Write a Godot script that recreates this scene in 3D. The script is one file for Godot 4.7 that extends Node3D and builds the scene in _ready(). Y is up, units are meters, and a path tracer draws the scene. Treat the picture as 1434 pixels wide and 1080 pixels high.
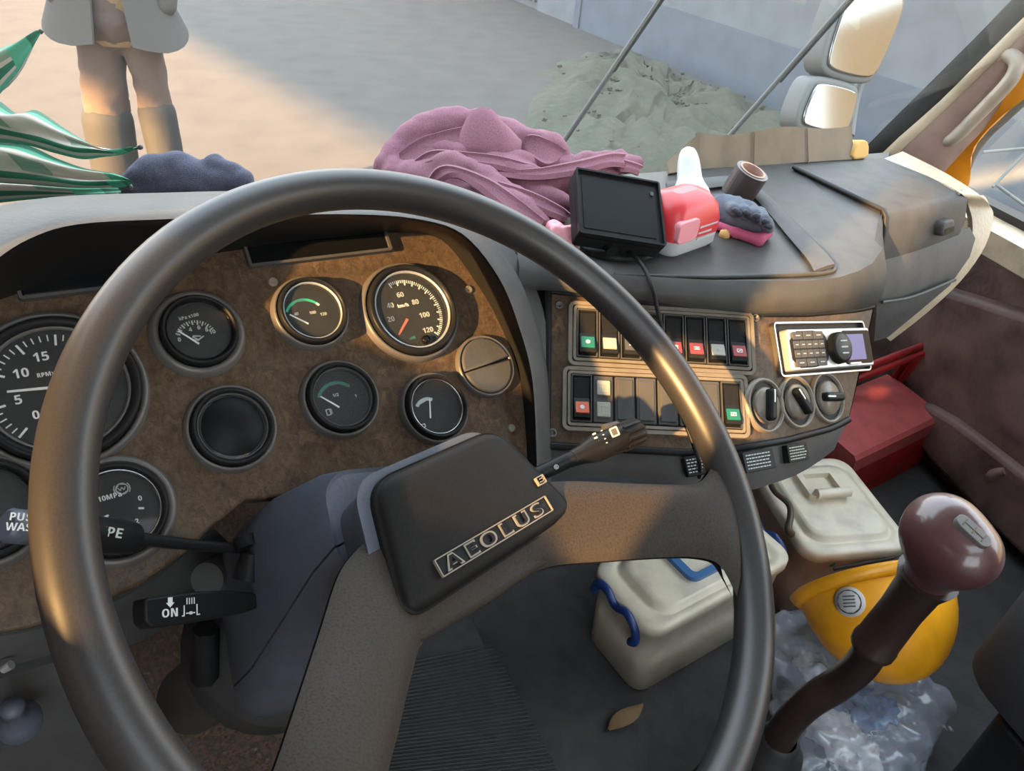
extends Node3D
# A truck cab seen from the driver's seat. Units are metres, y is up, the truck points along -z.
# W(x, y, depth) is the point that lies `depth` metres ahead of the lens at a pixel of the 1434x1080 frame.

const FL := 1075.0
const CP := Vector3(0, 2.05, 0)
const SUN := Vector3(-0.767, 0.349, 0.537)
const TOP := 1.69        # height of the dashboard top
const FLOOR := 1.0       # height of the cab floor
var CB: Basis
var M := {}
var wpos := {}
var rng := RandomNumberGenerator.new()

# ---------------------------------------------------------------- pixels to points
func ray(px: float, py: float) -> Vector3:
	return CB * Vector3((px - 717.0) / FL, (540.0 - py) / FL, -1.0)
func W(px: float, py: float, d: float) -> Vector3:
	return CP + ray(px, py) * d
func on_y(px: float, py: float, y: float) -> Vector3:
	var r := ray(px, py)
	return CP + r * ((y - CP.y) / r.y)
func on_plane(px: float, py: float, o: Vector3, n: Vector3) -> Vector3:
	var r := ray(px, py)
	return CP + r * ((o - CP).dot(n) / r.dot(n))
func frame(o: Vector3, x: Vector3, y: Vector3) -> Transform3D:
	var ax := (x - o).normalized()
	var az := ax.cross(y - o).normalized()
	return Transform3D(Basis(ax, az.cross(ax), az), o)
func frame_n(o: Vector3, n: Vector3, x: Vector3) -> Transform3D:
	var az := n.normalized()
	var ax := (x - az * x.dot(az)).normalized()
	return Transform3D(Basis(ax, az.cross(ax), az), o)
func loc(f: Transform3D, px: float, py: float) -> Vector2:
	var p := f.affine_inverse() * on_plane(px, py, f.origin, f.basis.z)
	return Vector2(p.x, p.y)
func at(f: Transform3D, p: Vector2, h := 0.0, turn := 0.0) -> Transform3D:
	return f * Transform3D(Basis(Vector3(0, 0, 1), turn), Vector3(p.x, p.y, h))

# ---------------------------------------------------------------- scene tree
func numbered(parent: Node, called: String) -> String:
	if not parent.has_node(NodePath(called)):
		return called
	var k := 1
	while parent.has_node(NodePath("%s_%03d" % [called, k])):
		k += 1
	return "%s_%03d" % [called, k]
func thing(called: String, label: String, category: String, base: Vector3, group := "") -> Node3D:
	var o := Node3D.new()
	o.name = numbered(self, called)
	add_child(o)
	o.position = base
	wpos[o] = base
	o.set_meta("label", label)
	o.set_meta("category", category)
	if group != "":
		o.set_meta("group", group)
	return o
func tag(o: Node, label: String, category: String, group := "", kind := "") -> Node:
	if label != "":
		o.set_meta("label", label)
	if category != "":
		o.set_meta("category", category)
	if group != "":
		o.set_meta("group", group)
	if kind != "":
		o.set_meta("kind", kind)
	return o
func obj(called: String, st: SurfaceTool, m: Material, parent: Node = null) -> MeshInstance3D:
	if parent == null:
		parent = self
	st.generate_normals()
	var a := st.commit_to_arrays()
	var v: PackedVector3Array = a[Mesh.ARRAY_VERTEX]
	var lo := Vector3(1e9, 1e9, 1e9)
	var hi := -lo
	for p in v:
		lo = lo.min(p)
		hi = hi.max(p)
	var c := Vector3((lo.x + hi.x) / 2, lo.y, (lo.z + hi.z) / 2)
	for i in v.size():
		v[i] -= c
	a[Mesh.ARRAY_VERTEX] = v
	var mesh := ArrayMesh.new()
	mesh.add_surface_from_arrays(Mesh.PRIMITIVE_TRIANGLES, a)
	mesh.surface_set_material(0, m)
	var o := MeshInstance3D.new()
	o.mesh = mesh
	o.name = numbered(parent, called)
	parent.add_child(o)
	o.position = c - wpos.get(parent, Vector3.ZERO)
	wpos[o] = c
	return o
func struct(called: String, st: SurfaceTool, m: Material) -> MeshInstance3D:
	var o := obj(called, st, m)
	o.set_meta("kind", "structure")
	return o
func text(s: String, height: float, m: Material, xf: Transform3D, parent: Node, called := "lettering", stretch := 1.0, depth := 0.0004) -> MeshInstance3D:
	var t := TextMesh.new()
	var f := SystemFont.new()
	f.font_names = PackedStringArray(["Droid Sans"])
	f.font_weight = 700
	t.font = f
	t.text = s
	t.font_size = 24
	t.pixel_size = height / 17.0
	t.depth = depth
	t.curve_step = 4.0
	t.material = m
	var o := MeshInstance3D.new()
	o.mesh = t
	o.name = numbered(parent, called)
	parent.add_child(o)
	var x := xf * Transform3D(Basis().scaled(Vector3(stretch, 1, 1)), Vector3.ZERO)
	x.origin -= wpos.get(parent, Vector3.ZERO)
	o.transform = x
	return o

# ---------------------------------------------------------------- mesh builders
func mb() -> SurfaceTool:
	var st := SurfaceTool.new()
	st.begin(Mesh.PRIMITIVE_TRIANGLES)
	return st
func tri(st: SurfaceTool, a: Vector3, b: Vector3, c: Vector3) -> void:
	st.add_vertex(a)
	st.add_vertex(b)
	st.add_vertex(c)
func quad(st: SurfaceTool, a: Vector3, b: Vector3, c: Vector3, d: Vector3) -> void:
	tri(st, a, b, c)
	tri(st, a, c, d)
func grid(st: SurfaceTool, rows: Array, close_u := false, sg := 0) -> void:
	st.set_smooth_group(sg)
	for i in rows.size() - 1:
		var a: PackedVector3Array = rows[i]
		var b: PackedVector3Array = rows[i + 1]
		var n := a.size() if close_u else a.size() - 1
		for j in n:
			var k := (j + 1) % a.size()
			quad(st, a[j], b[j], b[k], a[k])
func fan(st: SurfaceTool, ring: PackedVector3Array, flip := false) -> void:
	st.set_smooth_group(-1)
	var c := Vector3.ZERO
	for p in ring:
		c += p
	c /= ring.size()
	for j in ring.size():
		var k := (j + 1) % ring.size()
		if flip:
			tri(st, c, ring[k], ring[j])
		else:
			tri(st, c, ring[j], ring[k])
func loft(st: SurfaceTool, rings: Array, caps := true, sg := 0) -> void:
	grid(st, rings, true, sg)
	if caps:
		fan(st, rings[0])
		fan(st, rings[rings.size() - 1], true)
# a curved sheet with thickness: rows of points, the back pushed along -normal
func sheet(st: SurfaceTool, rows: Array, thick := 0.004, sg := 0) -> void:
	var back := []
	for i in rows.size():
		var r := PackedVector3Array()
		for j in rows[i].size():
			var i0 := maxi(i - 1, 0)
			var i1 := mini(i + 1, rows.size() - 1)
			var j0 := maxi(j - 1, 0)
			var j1 := mini(j + 1, rows[i].size() - 1)
			var n: Vector3 = (rows[i][j1] - rows[i][j0]).cross(rows[i1][j] - rows[i0][j])
			if n.length() < 1e-12:
				n = Vector3.UP
			r.append(rows[i][j] + n.normalized() * thick)
		back.append(r)
	grid(st, rows, false, sg)
	var rev := back.duplicate()
	rev.reverse()
	grid(st, rev, false, sg + 1)
	var e0 := PackedVector3Array(rows[0])
	var e1 := PackedVector3Array(back[0])
	grid(st, [e1, e0], false, -1)
	grid(st, [rows[rows.size() - 1], back[rows.size() - 1]], false, -1)
	var l0 := PackedVector3Array()
	var l1 := PackedVector3Array()
	var r0 := PackedVector3Array()
	var r1 := PackedVector3Array()
	for i in rows.size():
		l0.append(rows[i][0])
		l1.append(back[i][0])
		r0.append(rows[i][rows[i].size() - 1])
		r1.append(back[i][rows[i].size() - 1])
	grid(st, [l0, l1], false, -1)
	grid(st, [r1, r0], false, -1)
func rrect(w: float, h: float, r: float, n := 5) -> PackedVector2Array:
	var p := PackedVector2Array()
	r = maxf(minf(r, minf(w, h) / 2 - 1e-5), 1e-5)
	for c in 4:
		var o := Vector2((w / 2 - r) * (1 if c in [0, 3] else -1), (h / 2 - r) * (1 if c < 2 else -1))
		for k in n + 1:
			var a := (c + float(k) / n) * PI / 2
			p.append(o + Vector2(cos(a), sin(a)) * r)
	return p
func inset(poly: PackedVector2Array, b: float) -> PackedVector2Array:
	var out := PackedVector2Array()
	var n := poly.size()
	var s := 1.0
	var area := 0.0
	for i in n:
		area += poly[i].cross(poly[(i + 1) % n])
	if area < 0:
		s = -1.0
	for i in n:
		var d0 := (poly[i] - poly[(i + n - 1) % n]).normalized()
		var d1 := (poly[(i + 1) % n] - poly[i]).normalized()
		var n0 := Vector2(-d0.y, d0.x) * s
		var n1 := Vector2(-d1.y, d1.x) * s
		var m := n0 + n1
		if m.length() < 0.01:
			out.append(poly[i])
			continue
		m = m.normalized()
		out.append(poly[i] + m * b / maxf(m.dot(n0), 0.4))
	return out
func smooth_poly(pts: PackedVector2Array, times := 2) -> PackedVector2Array:
	for t in times:
		var o := PackedVector2Array()
		for i in pts.size():
			var a := pts[i]
			var b := pts[(i + 1) % pts.size()]
			o.append(a.lerp(b, 0.25))
			o.append(a.lerp(b, 0.75))
		pts = o
	return pts
func round_poly(pts: PackedVector2Array, r: float, n := 7) -> PackedVector2Array:
	var o := PackedVector2Array()
	for i in pts.size():
		var c := pts[i]
		var a := c.move_toward(pts[(i + pts.size() - 1) % pts.size()], r)
		var b := c.move_toward(pts[(i + 1) % pts.size()], r)
		for k in n + 1:
			var t := float(k) / n
			o.append(a.lerp(c, t).lerp(c.lerp(b, t), t))
	return o
func ring3(poly: PackedVector2Array, z: float, xf: Transform3D) -> PackedVector3Array:
	var r := PackedVector3Array()
	for p in poly:
		r.append(xf * Vector3(p.x, p.y, z))
	return r
func cap(st: SurfaceTool, poly: PackedVector2Array, z: float, xf: Transform3D, flip: bool) -> void:
	st.set_smooth_group(-1)
	var t := Geometry2D.triangulate_polygon(poly)
	if t.is_empty():
		for i in range(1, poly.size() - 1):
			t.append_array([0, i, i + 1])
	for i in range(0, t.size(), 3):
		var a := xf * Vector3(poly[t[i]].x, poly[t[i]].y, z)
		var b := xf * Vector3(poly[t[i + 1]].x, poly[t[i + 1]].y, z)
		var c := xf * Vector3(poly[t[i + 2]].x, poly[t[i + 2]].y, z)
		var up := (b - a).cross(c - a).dot(xf.basis.z) > 0
		if up != flip:
			tri(st, a, c, b)
		else:
			tri(st, a, b, c)
# a slab from z0 to z1 with a rounded front edge
func slab(st: SurfaceTool, poly: PackedVector2Array, z0: float, z1: float, bevel: float, xf: Transform3D, sg := 0) -> void:
	var rings := [ring3(poly, z0, xf)]
	var last := poly
	if bevel > 0:
		for k in 4:
			var a := k / 3.0 * PI / 2
			last = inset(poly, bevel * (1 - cos(a)))
			rings.append(ring3(last, z1 - bevel * (1 - sin(a)), xf))
	else:
		rings.append(ring3(poly, z1, xf))
	grid(st, rings, true, sg)
	cap(st, last, z1, xf, false)
	cap(st, poly, z0, xf, true)
func rslab(st: SurfaceTool, w: float, h: float, r: float, z0: float, z1: float, bevel: float, xf: Transform3D) -> void:
	slab(st, rrect(w, h, r), z0, z1, bevel, xf)
# a flat frame: outer and inner rounded rectangles
func rframe(st: SurfaceTool, w: float, h: float, r: float, b: float, z0: float, z1: float, xf: Transform3D) -> void:
	var o := rrect(w, h, r)
	var i := rrect(w - 2 * b, h - 2 * b, maxf(r - b, 0.0005))
	grid(st, [ring3(o, z0, xf), ring3(o, z1, xf), ring3(i, z1, xf), ring3(i, z0, xf)], true, -1)
func bx(st: SurfaceTool, lo: Vector3, hi: Vector3, xf := Transform3D()) -> void:
	st.set_smooth_group(-1)
	var p := []
	for k in 8:
		p.append(xf * Vector3(hi.x if k & 1 else lo.x, hi.y if k & 2 else lo.y, hi.z if k & 4 else lo.z))
	for f in [[0, 1, 3, 2], [5, 4, 6, 7], [4, 0, 2, 6], [1, 5, 7, 3], [2, 3, 7, 6], [4, 5, 1, 0]]:
		quad(st, p[f[0]], p[f[1]], p[f[2]], p[f[3]])
func lathe(st: SurfaceTool, prof: Array, seg: int, xf: Transform3D, sg := 0, sx := 1.0, sy := 1.0) -> void:
	var rows := []
	for q in prof:
		var r := PackedVector3Array()
		for k in seg:
			var a := -TAU * k / seg
			r.append(xf * Vector3(cos(a) * q[0] * sx, sin(a) * q[0] * sy, q[1]))
		rows.append(r)
	grid(st, rows, true, sg)
func arc_bar(st: SurfaceTool, r0: float, r1: float, a0: float, a1: float, z: float, xf: Transform3D, n := 16) -> void:
	var o := PackedVector2Array()
	for k in n + 1:
		var a := lerpf(a0, a1, float(k) / n)
		o.append(Vector2(cos(a), sin(a)) * r1)
	for k in n + 1:
		var a := lerpf(a1, a0, float(k) / n)
		o.append(Vector2(cos(a), sin(a)) * r0)
	slab(st, o, z - 0.0002, z, 0, xf, -1)
func spline(pts: Array, n: int) -> PackedVector3Array:
	var out := PackedVector3Array()
	for i in pts.size() - 1:
		var p0: Vector3 = pts[maxi(i - 1, 0)]
		var p3: Vector3 = pts[mini(i + 2, pts.size() - 1)]
		for k in n:
			out.append(pts[i].cubic_interpolate(pts[i + 1], p0, p3, float(k) / n))
	out.append(pts[pts.size() - 1])
	return out
func tube(st: SurfaceTool, pts: PackedVector3Array, radii: Array, seg := 10, caps := true, flat := 1.0) -> void:
	var rows := []
	var up := Vector3(0.12, 0.9, 0.4).normalized()
	for i in pts.size():
		var t := (pts[mini(i + 1, pts.size() - 1)] - pts[maxi(i - 1, 0)]).normalized()
		var s := t.cross(up).normalized()
		if s.length() < 0.1:
			s = t.cross(Vector3.RIGHT).normalized()
		up = s.cross(t).normalized()
		var f := float(i) / maxf(pts.size() - 1, 1) * (radii.size() - 1)
		var k := mini(int(f), radii.size() - 2)
		var r: float = radii[0] if radii.size() == 1 else lerpf(radii[k], radii[k + 1], f - k)
		var row := PackedVector3Array()
		for j in seg:
			var a := TAU * j / seg
			row.append(pts[i] + (s * cos(a) + up * sin(a) * flat) * r)
		rows.append(row)
	grid(st, rows, true, 0)
	if caps:
		fan(st, rows[0])
		fan(st, rows[rows.size() - 1], true)
func ribbon_rows(pairs: Array, across: int, arch: float, along := 1) -> Array:
	var a := []
	var b := []
	for p in pairs:
		a.append(p[0])
		b.append(p[1])
	var sa := spline(a, along)
	var sb := spline(b, along)
	var rows := []
	for i in sa.size():
		var row := PackedVector3Array()
		var i0 := maxi(i - 1, 0)
		var i1 := mini(i + 1, sa.size() - 1)
		var n := (sb[i] - sa[i]).cross(sa[i1] - sa[i0]).normalized()
		for k in across + 1:
			var t := float(k) / across
			row.append(sa[i].lerp(sb[i], t) + n * arch * sqrt(maxf(0, 1 - pow(2 * t - 1, 2))))
		rows.append(row)
	return rows
# tapered capsules joined by a smooth minimum, meshed as surface nets; b = [from, to, radius, radius]
func blob(st: SurfaceTool, bones: Array, k: float, cell: float, bump := 0.0, bump_size := 0.03, seed := 1) -> void:
	var lo := Vector3(1e9, 1e9, 1e9)
	var hi := -lo
	for b in bones:
		var r := maxf(b[2], b[3]) + k + 2 * cell + bump
		lo = lo.min(b[0].min(b[1]) - Vector3.ONE * r)
		hi = hi.max(b[0].max(b[1]) + Vector3.ONE * r)
	var nx := int((hi.x - lo.x) / cell) + 2
	var ny := int((hi.y - lo.y) / cell) + 2
	var nz := int((hi.z - lo.z) / cell) + 2
	var f := PackedFloat32Array()
	f.resize(nx * ny * nz)
	f.fill(1.0)
	for b in bones:
		var A: Vector3 = b[0]
		var ab: Vector3 = b[1] - A
		var l2 := maxf(ab.length_squared(), 1e-9)
		var r0: float = b[2]
		var dr: float = b[3] - r0
		var r := maxf(b[2], b[3]) + k + 2 * cell + bump
		var p0 := ((A.min(b[1]) - Vector3.ONE * r - lo) / cell).floor()
		var p1 := ((A.max(b[1]) + Vector3.ONE * r - lo) / cell).ceil()
		for z in range(maxi(0, int(p0.z)), mini(nz, int(p1.z) + 1)):
			for y in range(maxi(0, int(p0.y)), mini(ny, int(p1.y) + 1)):
				var q := (z * ny + y) * nx
				for x in range(maxi(0, int(p0.x)), mini(nx, int(p1.x) + 1)):
					var w := lo + Vector3(x, y, z) * cell - A
					var t := clampf(w.dot(ab) / l2, 0, 1)
					var d := (w - ab * t).length() - r0 - dr * t
					var g := f[q + x]
					var h := maxf(k - absf(d - g), 0) / k
					f[q + x] = minf(d, g) - h * h * k * 0.25
	if bump > 0:
		var no := FastNoiseLite.new()
		no.seed = seed
		no.frequency = 1.0 / bump_size
		no.noise_type = FastNoiseLite.TYPE_SIMPLEX
		no.fractal_type = FastNoiseLite.FRACTAL_RIDGED
		no.fractal_octaves = 2
		for z in nz:
			for y in ny:
				for x in nx:
					var q := (z * ny + y) * nx + x
					if absf(f[q]) < bump + 3 * cell:
						f[q] += no.get_noise_3dv(lo + Vector3(x, y, z) * cell) * bump
	var vi := {}
	var off := [0, 1, nx, nx + 1, nx * ny, nx * ny + 1, nx * ny + nx, nx * ny + nx + 1]
	var cor := [Vector3(0, 0, 0), Vector3(1, 0, 0), Vector3(0, 1, 0), Vector3(1, 1, 0), Vector3(0, 0, 1), Vector3(1, 0, 1), Vector3(0, 1, 1), Vector3(1, 1, 1)]
	var edges := [[0, 1], [2, 3], [4, 5], [6, 7], [0, 2], [1, 3], [4, 6], [5, 7], [0, 4], [1, 5], [2, 6], [3, 7]]
	st.set_smooth_group(0)
	for z in nz - 1:
		for y in ny - 1:
			for x in nx - 1:
				var q := (z * ny + y) * nx + x
				var neg := 0
				for c in 8:
					if f[q + off[c]] < 0:
						neg += 1
				if neg == 0 or neg == 8:
					continue
				var s := Vector3.ZERO
				var n := 0
				for e in edges:
					var a := f[q + off[e[0]]]
					var b := f[q + off[e[1]]]
					if (a < 0) != (b < 0):
						s += cor[e[0]].lerp(cor[e[1]], a / (a - b))
						n += 1
				vi[q] = lo + (Vector3(x, y, z) + s / n) * cell
	var ax := [1, nx, nx * ny]
	for q in vi:
		for d in 3:
			var a: bool = f[q] < 0
			if a == (f[q + ax[d]] < 0):
				continue
			var u: int = ax[(d + 1) % 3]
			var v: int = ax[(d + 2) % 3]
			if not (vi.has(q - u) and vi.has(q - v) and vi.has(q - u - v)):
				continue
			if a:
				quad(st, vi[q], vi[q - v], vi[q - u - v], vi[q - u])
			else:
				quad(st, vi[q], vi[q - u], vi[q - u - v], vi[q - v])
func chain(pts: Array, radii: Array) -> Array:
	var out := []
	for i in pts.size() - 1:
		out.append([pts[i], pts[i + 1], radii[mini(i, radii.size() - 1)], radii[mini(i + 1, radii.size() - 1)]])
	return out

# ---------------------------------------------------------------- materials
func noise_image(freq: float, c: Array, seed: int, octaves := 4, size := 256, warp := 0.0) -> ImageTexture:
	var n := FastNoiseLite.new()
	n.seed = seed
	n.frequency = freq
	n.noise_type = FastNoiseLite.TYPE_SIMPLEX_SMOOTH
	n.fractal_octaves = octaves
	if warp > 0:
		n.domain_warp_enabled = true
		n.domain_warp_amplitude = warp
		n.domain_warp_frequency = freq * 1.5
	var src := n.get_seamless_image(size, size)
	var img := Image.create(size, size, true, Image.FORMAT_RGB8)
	for y in size:
		for x in size:
			var v := clampf(src.get_pixel(x, y).r, 0, 1) * (c.size() - 1)
			var k := mini(int(v), c.size() - 2)
			img.set_pixel(x, y, c[k].lerp(c[k + 1], v - k))
	return ImageTexture.create_from_image(img)
func bump_image(freq: float, seed: int, strength: float, octaves := 3, size := 256) -> ImageTexture:
	var n := FastNoiseLite.new()
	n.seed = seed
	n.frequency = freq
	n.noise_type = FastNoiseLite.TYPE_SIMPLEX_SMOOTH
	n.fractal_octaves = octaves
	var src := n.get_seamless_image(size, size)
	src.convert(Image.FORMAT_RGBA8)
	src.bump_map_to_normal_map(strength)
	return ImageTexture.create_from_image(src)
func mat(called: String, c: Color, rough := 0.5, tex: Texture2D = null, scale := 10.0, nrm: Texture2D = null, nstr := 0.5) -> StandardMaterial3D:
	var m := StandardMaterial3D.new()
	m.albedo_color = c
	m.roughness = rough
	if tex or nrm:
		m.uv1_triplanar = true
		m.uv1_world_triplanar = true
		m.uv1_scale = Vector3.ONE * scale
	if tex:
		m.albedo_texture = tex
	if nrm:
		m.normal_enabled = true
		m.normal_texture = nrm
		m.normal_scale = nstr
	M[called] = m
	return m
func g(v: float) -> Color:
	return Color(v, v, v)
func make_materials() -> void:
	var fine := noise_image(0.09, [g(0.72), g(0.95), g(1.0)], 11, 3)
	var dust := noise_image(0.018, [g(0.84), g(0.95), g(1.0)], 12, 5)
	var stain := noise_image(0.012, [g(0.5), g(0.8), g(0.95), g(1.0)], 13, 5)
	var grain := bump_image(0.16, 14, 3.0, 2)
	var soft := bump_image(0.03, 15, 4.0, 4)
	var weave := bump_image(0.22, 16, 6.0, 2)
	var burl := noise_image(0.02, [Color(0.13, 0.11, 0.09), Color(0.26, 0.22, 0.175), Color(0.36, 0.305, 0.245), Color(0.22, 0.18, 0.145), Color(0.43, 0.36, 0.285), Color(0.16, 0.135, 0.11)], 17, 6, 512, 60.0)
	var conc := noise_image(0.012, [g(0.88), g(0.95), g(1.0)], 18, 5, 512)
	var mud := noise_image(0.03, [Color(0.18, 0.14, 0.115), Color(0.40, 0.31, 0.25), Color(0.27, 0.23, 0.2), Color(0.55, 0.45, 0.37)], 19, 5)
	var grassy := noise_image(0.02, [Color(0.34, 0.35, 0.3), Color(0.48, 0.49, 0.42), Color(0.42, 0.45, 0.36), Color(0.6, 0.6, 0.53)], 20, 5, 512)
	mat("plastic", Color(0.30, 0.30, 0.296), 0.48, dust, 5.0, grain, 0.07)
	mat("black", Color(0.13, 0.132, 0.135), 0.4, fine, 14.0)
	mat("black_gloss", Color(0.07, 0.075, 0.08), 0.16)
	mat("screen", Color(0.07, 0.08, 0.085), 0.45)
	mat("dial", Color(0.075, 0.08, 0.085), 0.55)
	mat("navy", Color(0.31, 0.335, 0.38), 0.48, dust, 7.0, grain, 0.12)
	mat("rim", Color(0.19, 0.185, 0.185), 0.38, fine, 25.0)
	mat("spoke", Color(0.235, 0.212, 0.19), 0.55, fine, 20.0, grain, 0.06)
	mat("pad", Color(0.115, 0.112, 0.11), 0.5, fine, 20.0, grain, 0.08)
	mat("burl", Color(1, 1, 1), 0.36, burl, 5.0)
	mat("bronze", Color(0.46, 0.43, 0.38), 0.36, dust, 9.0, grain, 0.1)
	mat("ring", Color(0.33, 0.32, 0.31), 0.35)
	mat("chrome", Color(0.75, 0.76, 0.77), 0.22).metallic = 1.0
	mat("silver", Color(0.74, 0.76, 0.76), 0.35).metallic = 0.6
	mat("badge", Color(0.50, 0.47, 0.42), 0.5)
	mat("print", Color(0.86, 0.87, 0.86), 0.7)
	mat("print_dim", Color(0.66, 0.69, 0.67), 0.7)
	mat("green", Color(0.10, 0.72, 0.52), 0.5)
	mat("green_dim", Color(0.06, 0.38, 0.30), 0.5)
	mat("red_print", Color(0.92, 0.38, 0.28), 0.5)
	mat("red_key", Color(0.52, 0.20, 0.19), 0.45)
	mat("orange_key", Color(0.72, 0.32, 0.2), 0.45)
	mat("white_key", Color(0.58, 0.58, 0.53), 0.45)
	mat("lcd", Color(0.36, 0.35, 0.56), 0.25)
	mat("beige", Color(0.74, 0.68, 0.58), 0.45, dust, 4.0, grain, 0.2)
	mat("handle", Color(0.66, 0.62, 0.56), 0.4, dust, 6.0)
	mat("mauve", Color(0.58, 0.48, 0.44), 0.6, dust, 5.0, grain, 0.15)
	mat("door", Color(0.50, 0.395, 0.365), 0.6, stain, 2.0, grain, 0.15)
	mat("orange", Color(0.93, 0.60, 0.12), 0.35, dust, 3.0)
	mat("rubber", Color(0.11, 0.11, 0.11), 0.6)
	mat("mat", Color(0.24, 0.24, 0.24), 0.8, dust, 5.0, soft, 0.4)
	mat("floor", Color(0.25, 0.25, 0.25), 0.8, dust, 3.0, soft, 0.5)
	mat("mud", Color(1, 1, 1), 0.9, mud, 7.0, soft, 1.0)
	mat("roof", Color(0.88, 0.86, 0.82), 0.8, dust, 1.0)
	mat("blanket", Color(0.58, 0.40, 0.46), 0.95, fine, 18.0, weave, 0.4)
	mat("grey_cloth", Color(0.36, 0.37, 0.44), 0.95, fine, 20.0, weave, 0.8)
	mat("white_plastic", Color(0.74, 0.75, 0.76), 0.4)
	mat("tissue_red", Color(0.78, 0.22, 0.24), 0.35)
	mat("tissue_pink", Color(0.88, 0.58, 0.62), 0.3)
	mat("tape", Color(0.26, 0.22, 0.22), 0.35)
	mat("tape_core", Color(0.68, 0.56, 0.5), 0.8)
	mat("glove_grey", Color(0.42, 0.45, 0.5), 0.95, fine, 60.0, weave, 1.0)
	mat("glove_dark", Color(0.2, 0.22, 0.26), 0.7)
	mat("glove_pink", Color(0.66, 0.3, 0.42), 0.9)
	mat("card", Color(0.50, 0.45, 0.38), 0.9, dust, 4.0)
	mat("foam", Color(0.82, 0.66, 0.40), 0.9)
	mat("box_white", Color(0.88, 0.84, 0.75), 0.4, dust, 3.0)
	mat("box_pink", Color(0.82, 0.68, 0.58), 0.4, dust, 3.0)
	mat("blue", Color(0.09, 0.2, 0.42), 0.4)
	mat("light_blue", Color(0.24, 0.42, 0.62), 0.4)
	mat("brass", Color(0.28, 0.23, 0.16), 0.45)
	mat("red_metal", Color(0.68, 0.13, 0.14), 0.5, stain, 4.0)
	mat("red_dusty", Color(0.68, 0.30, 0.30), 0.7, dust, 5.0)
	mat("helmet", Color(0.96, 0.66, 0.12), 0.34, dust, 4.0)
	mat("sticker", Color(0.78, 0.78, 0.78), 0.6)
	mat("maroon", Color(0.27, 0.13, 0.135), 0.16).clearcoat_enabled = true
	mat("lever", Color(0.17, 0.12, 0.1), 0.3)
	mat("leaf", Color(0.50, 0.40, 0.28), 0.8)
	mat("seat", Color(0.23, 0.235, 0.25), 0.9, fine, 20.0, weave, 0.6)
	mat("ground", Color(0.285, 0.27, 0.255), 0.95, conc, 0.35)
	mat("rubble", Color(0.56, 0.555, 0.55), 0.95, grassy, 0.5, soft, 0.6)
	mat("wall_white", Color(0.39, 0.405, 0.42), 0.8, conc, 0.4)
	mat("wall_dado", Color(0.33, 0.355, 0.39), 0.8, conc, 0.4)
	mat("wall_metal", Color(0.34, 0.355, 0.37), 0.6, conc, 0.5)
	mat("mirror", Color(0.52, 0.53, 0.52), 0.08).metallic = 1.0
	mat("added_tint", Color(0.03, 0.035, 0.035, 0.62), 0.05).transparency = BaseMaterial3D.TRANSPARENCY_ALPHA  # dark film added to weaken the sun entering the cab
	mat("mirror_case", Color(0.36, 0.37, 0.365), 0.6)
	mat("coat", Color(0.27, 0.265, 0.255), 0.95)
	mat("shirt", Color(0.475, 0.396, 0.302), 0.95)
	mat("trousers", Color(0.34, 0.29, 0.26), 0.95, fine, 6.0)
	mat("boots", Color(0.15, 0.15, 0.15), 0.8)
	mat("skin", Color(0.74, 0.55, 0.44), 0.7)
	mat("hair", Color(0.08, 0.07, 0.06), 0.6)
	var u := mat("umbrella", Color(1, 1, 1), 0.7)
	u.vertex_color_use_as_albedo = true
	u.backlight_enabled = true
	u.backlight = Color(0.5, 0.5, 0.5)
	var gl := mat("glass", Color(0.86, 0.92, 0.9, 0.06), 0.02)
	gl.transparency = BaseMaterial3D.TRANSPARENCY_ALPHA
	var lens := mat("lens", Color(0.6, 0.62, 0.62, 0.08), 0.06)
	lens.transparency = BaseMaterial3D.TRANSPARENCY_ALPHA
	var bag := mat("bag", Color(0.8, 0.84, 0.9, 0.24), 0.12)
	bag.transparency = BaseMaterial3D.TRANSPARENCY_ALPHA
	M.plastic.metallic_specular = 0.3
	for n in ["screen", "pad", "dial", "black", "burl", "lens", "black_gloss", "spoke"]:
		M[n].metallic_specular = 0.25

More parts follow.
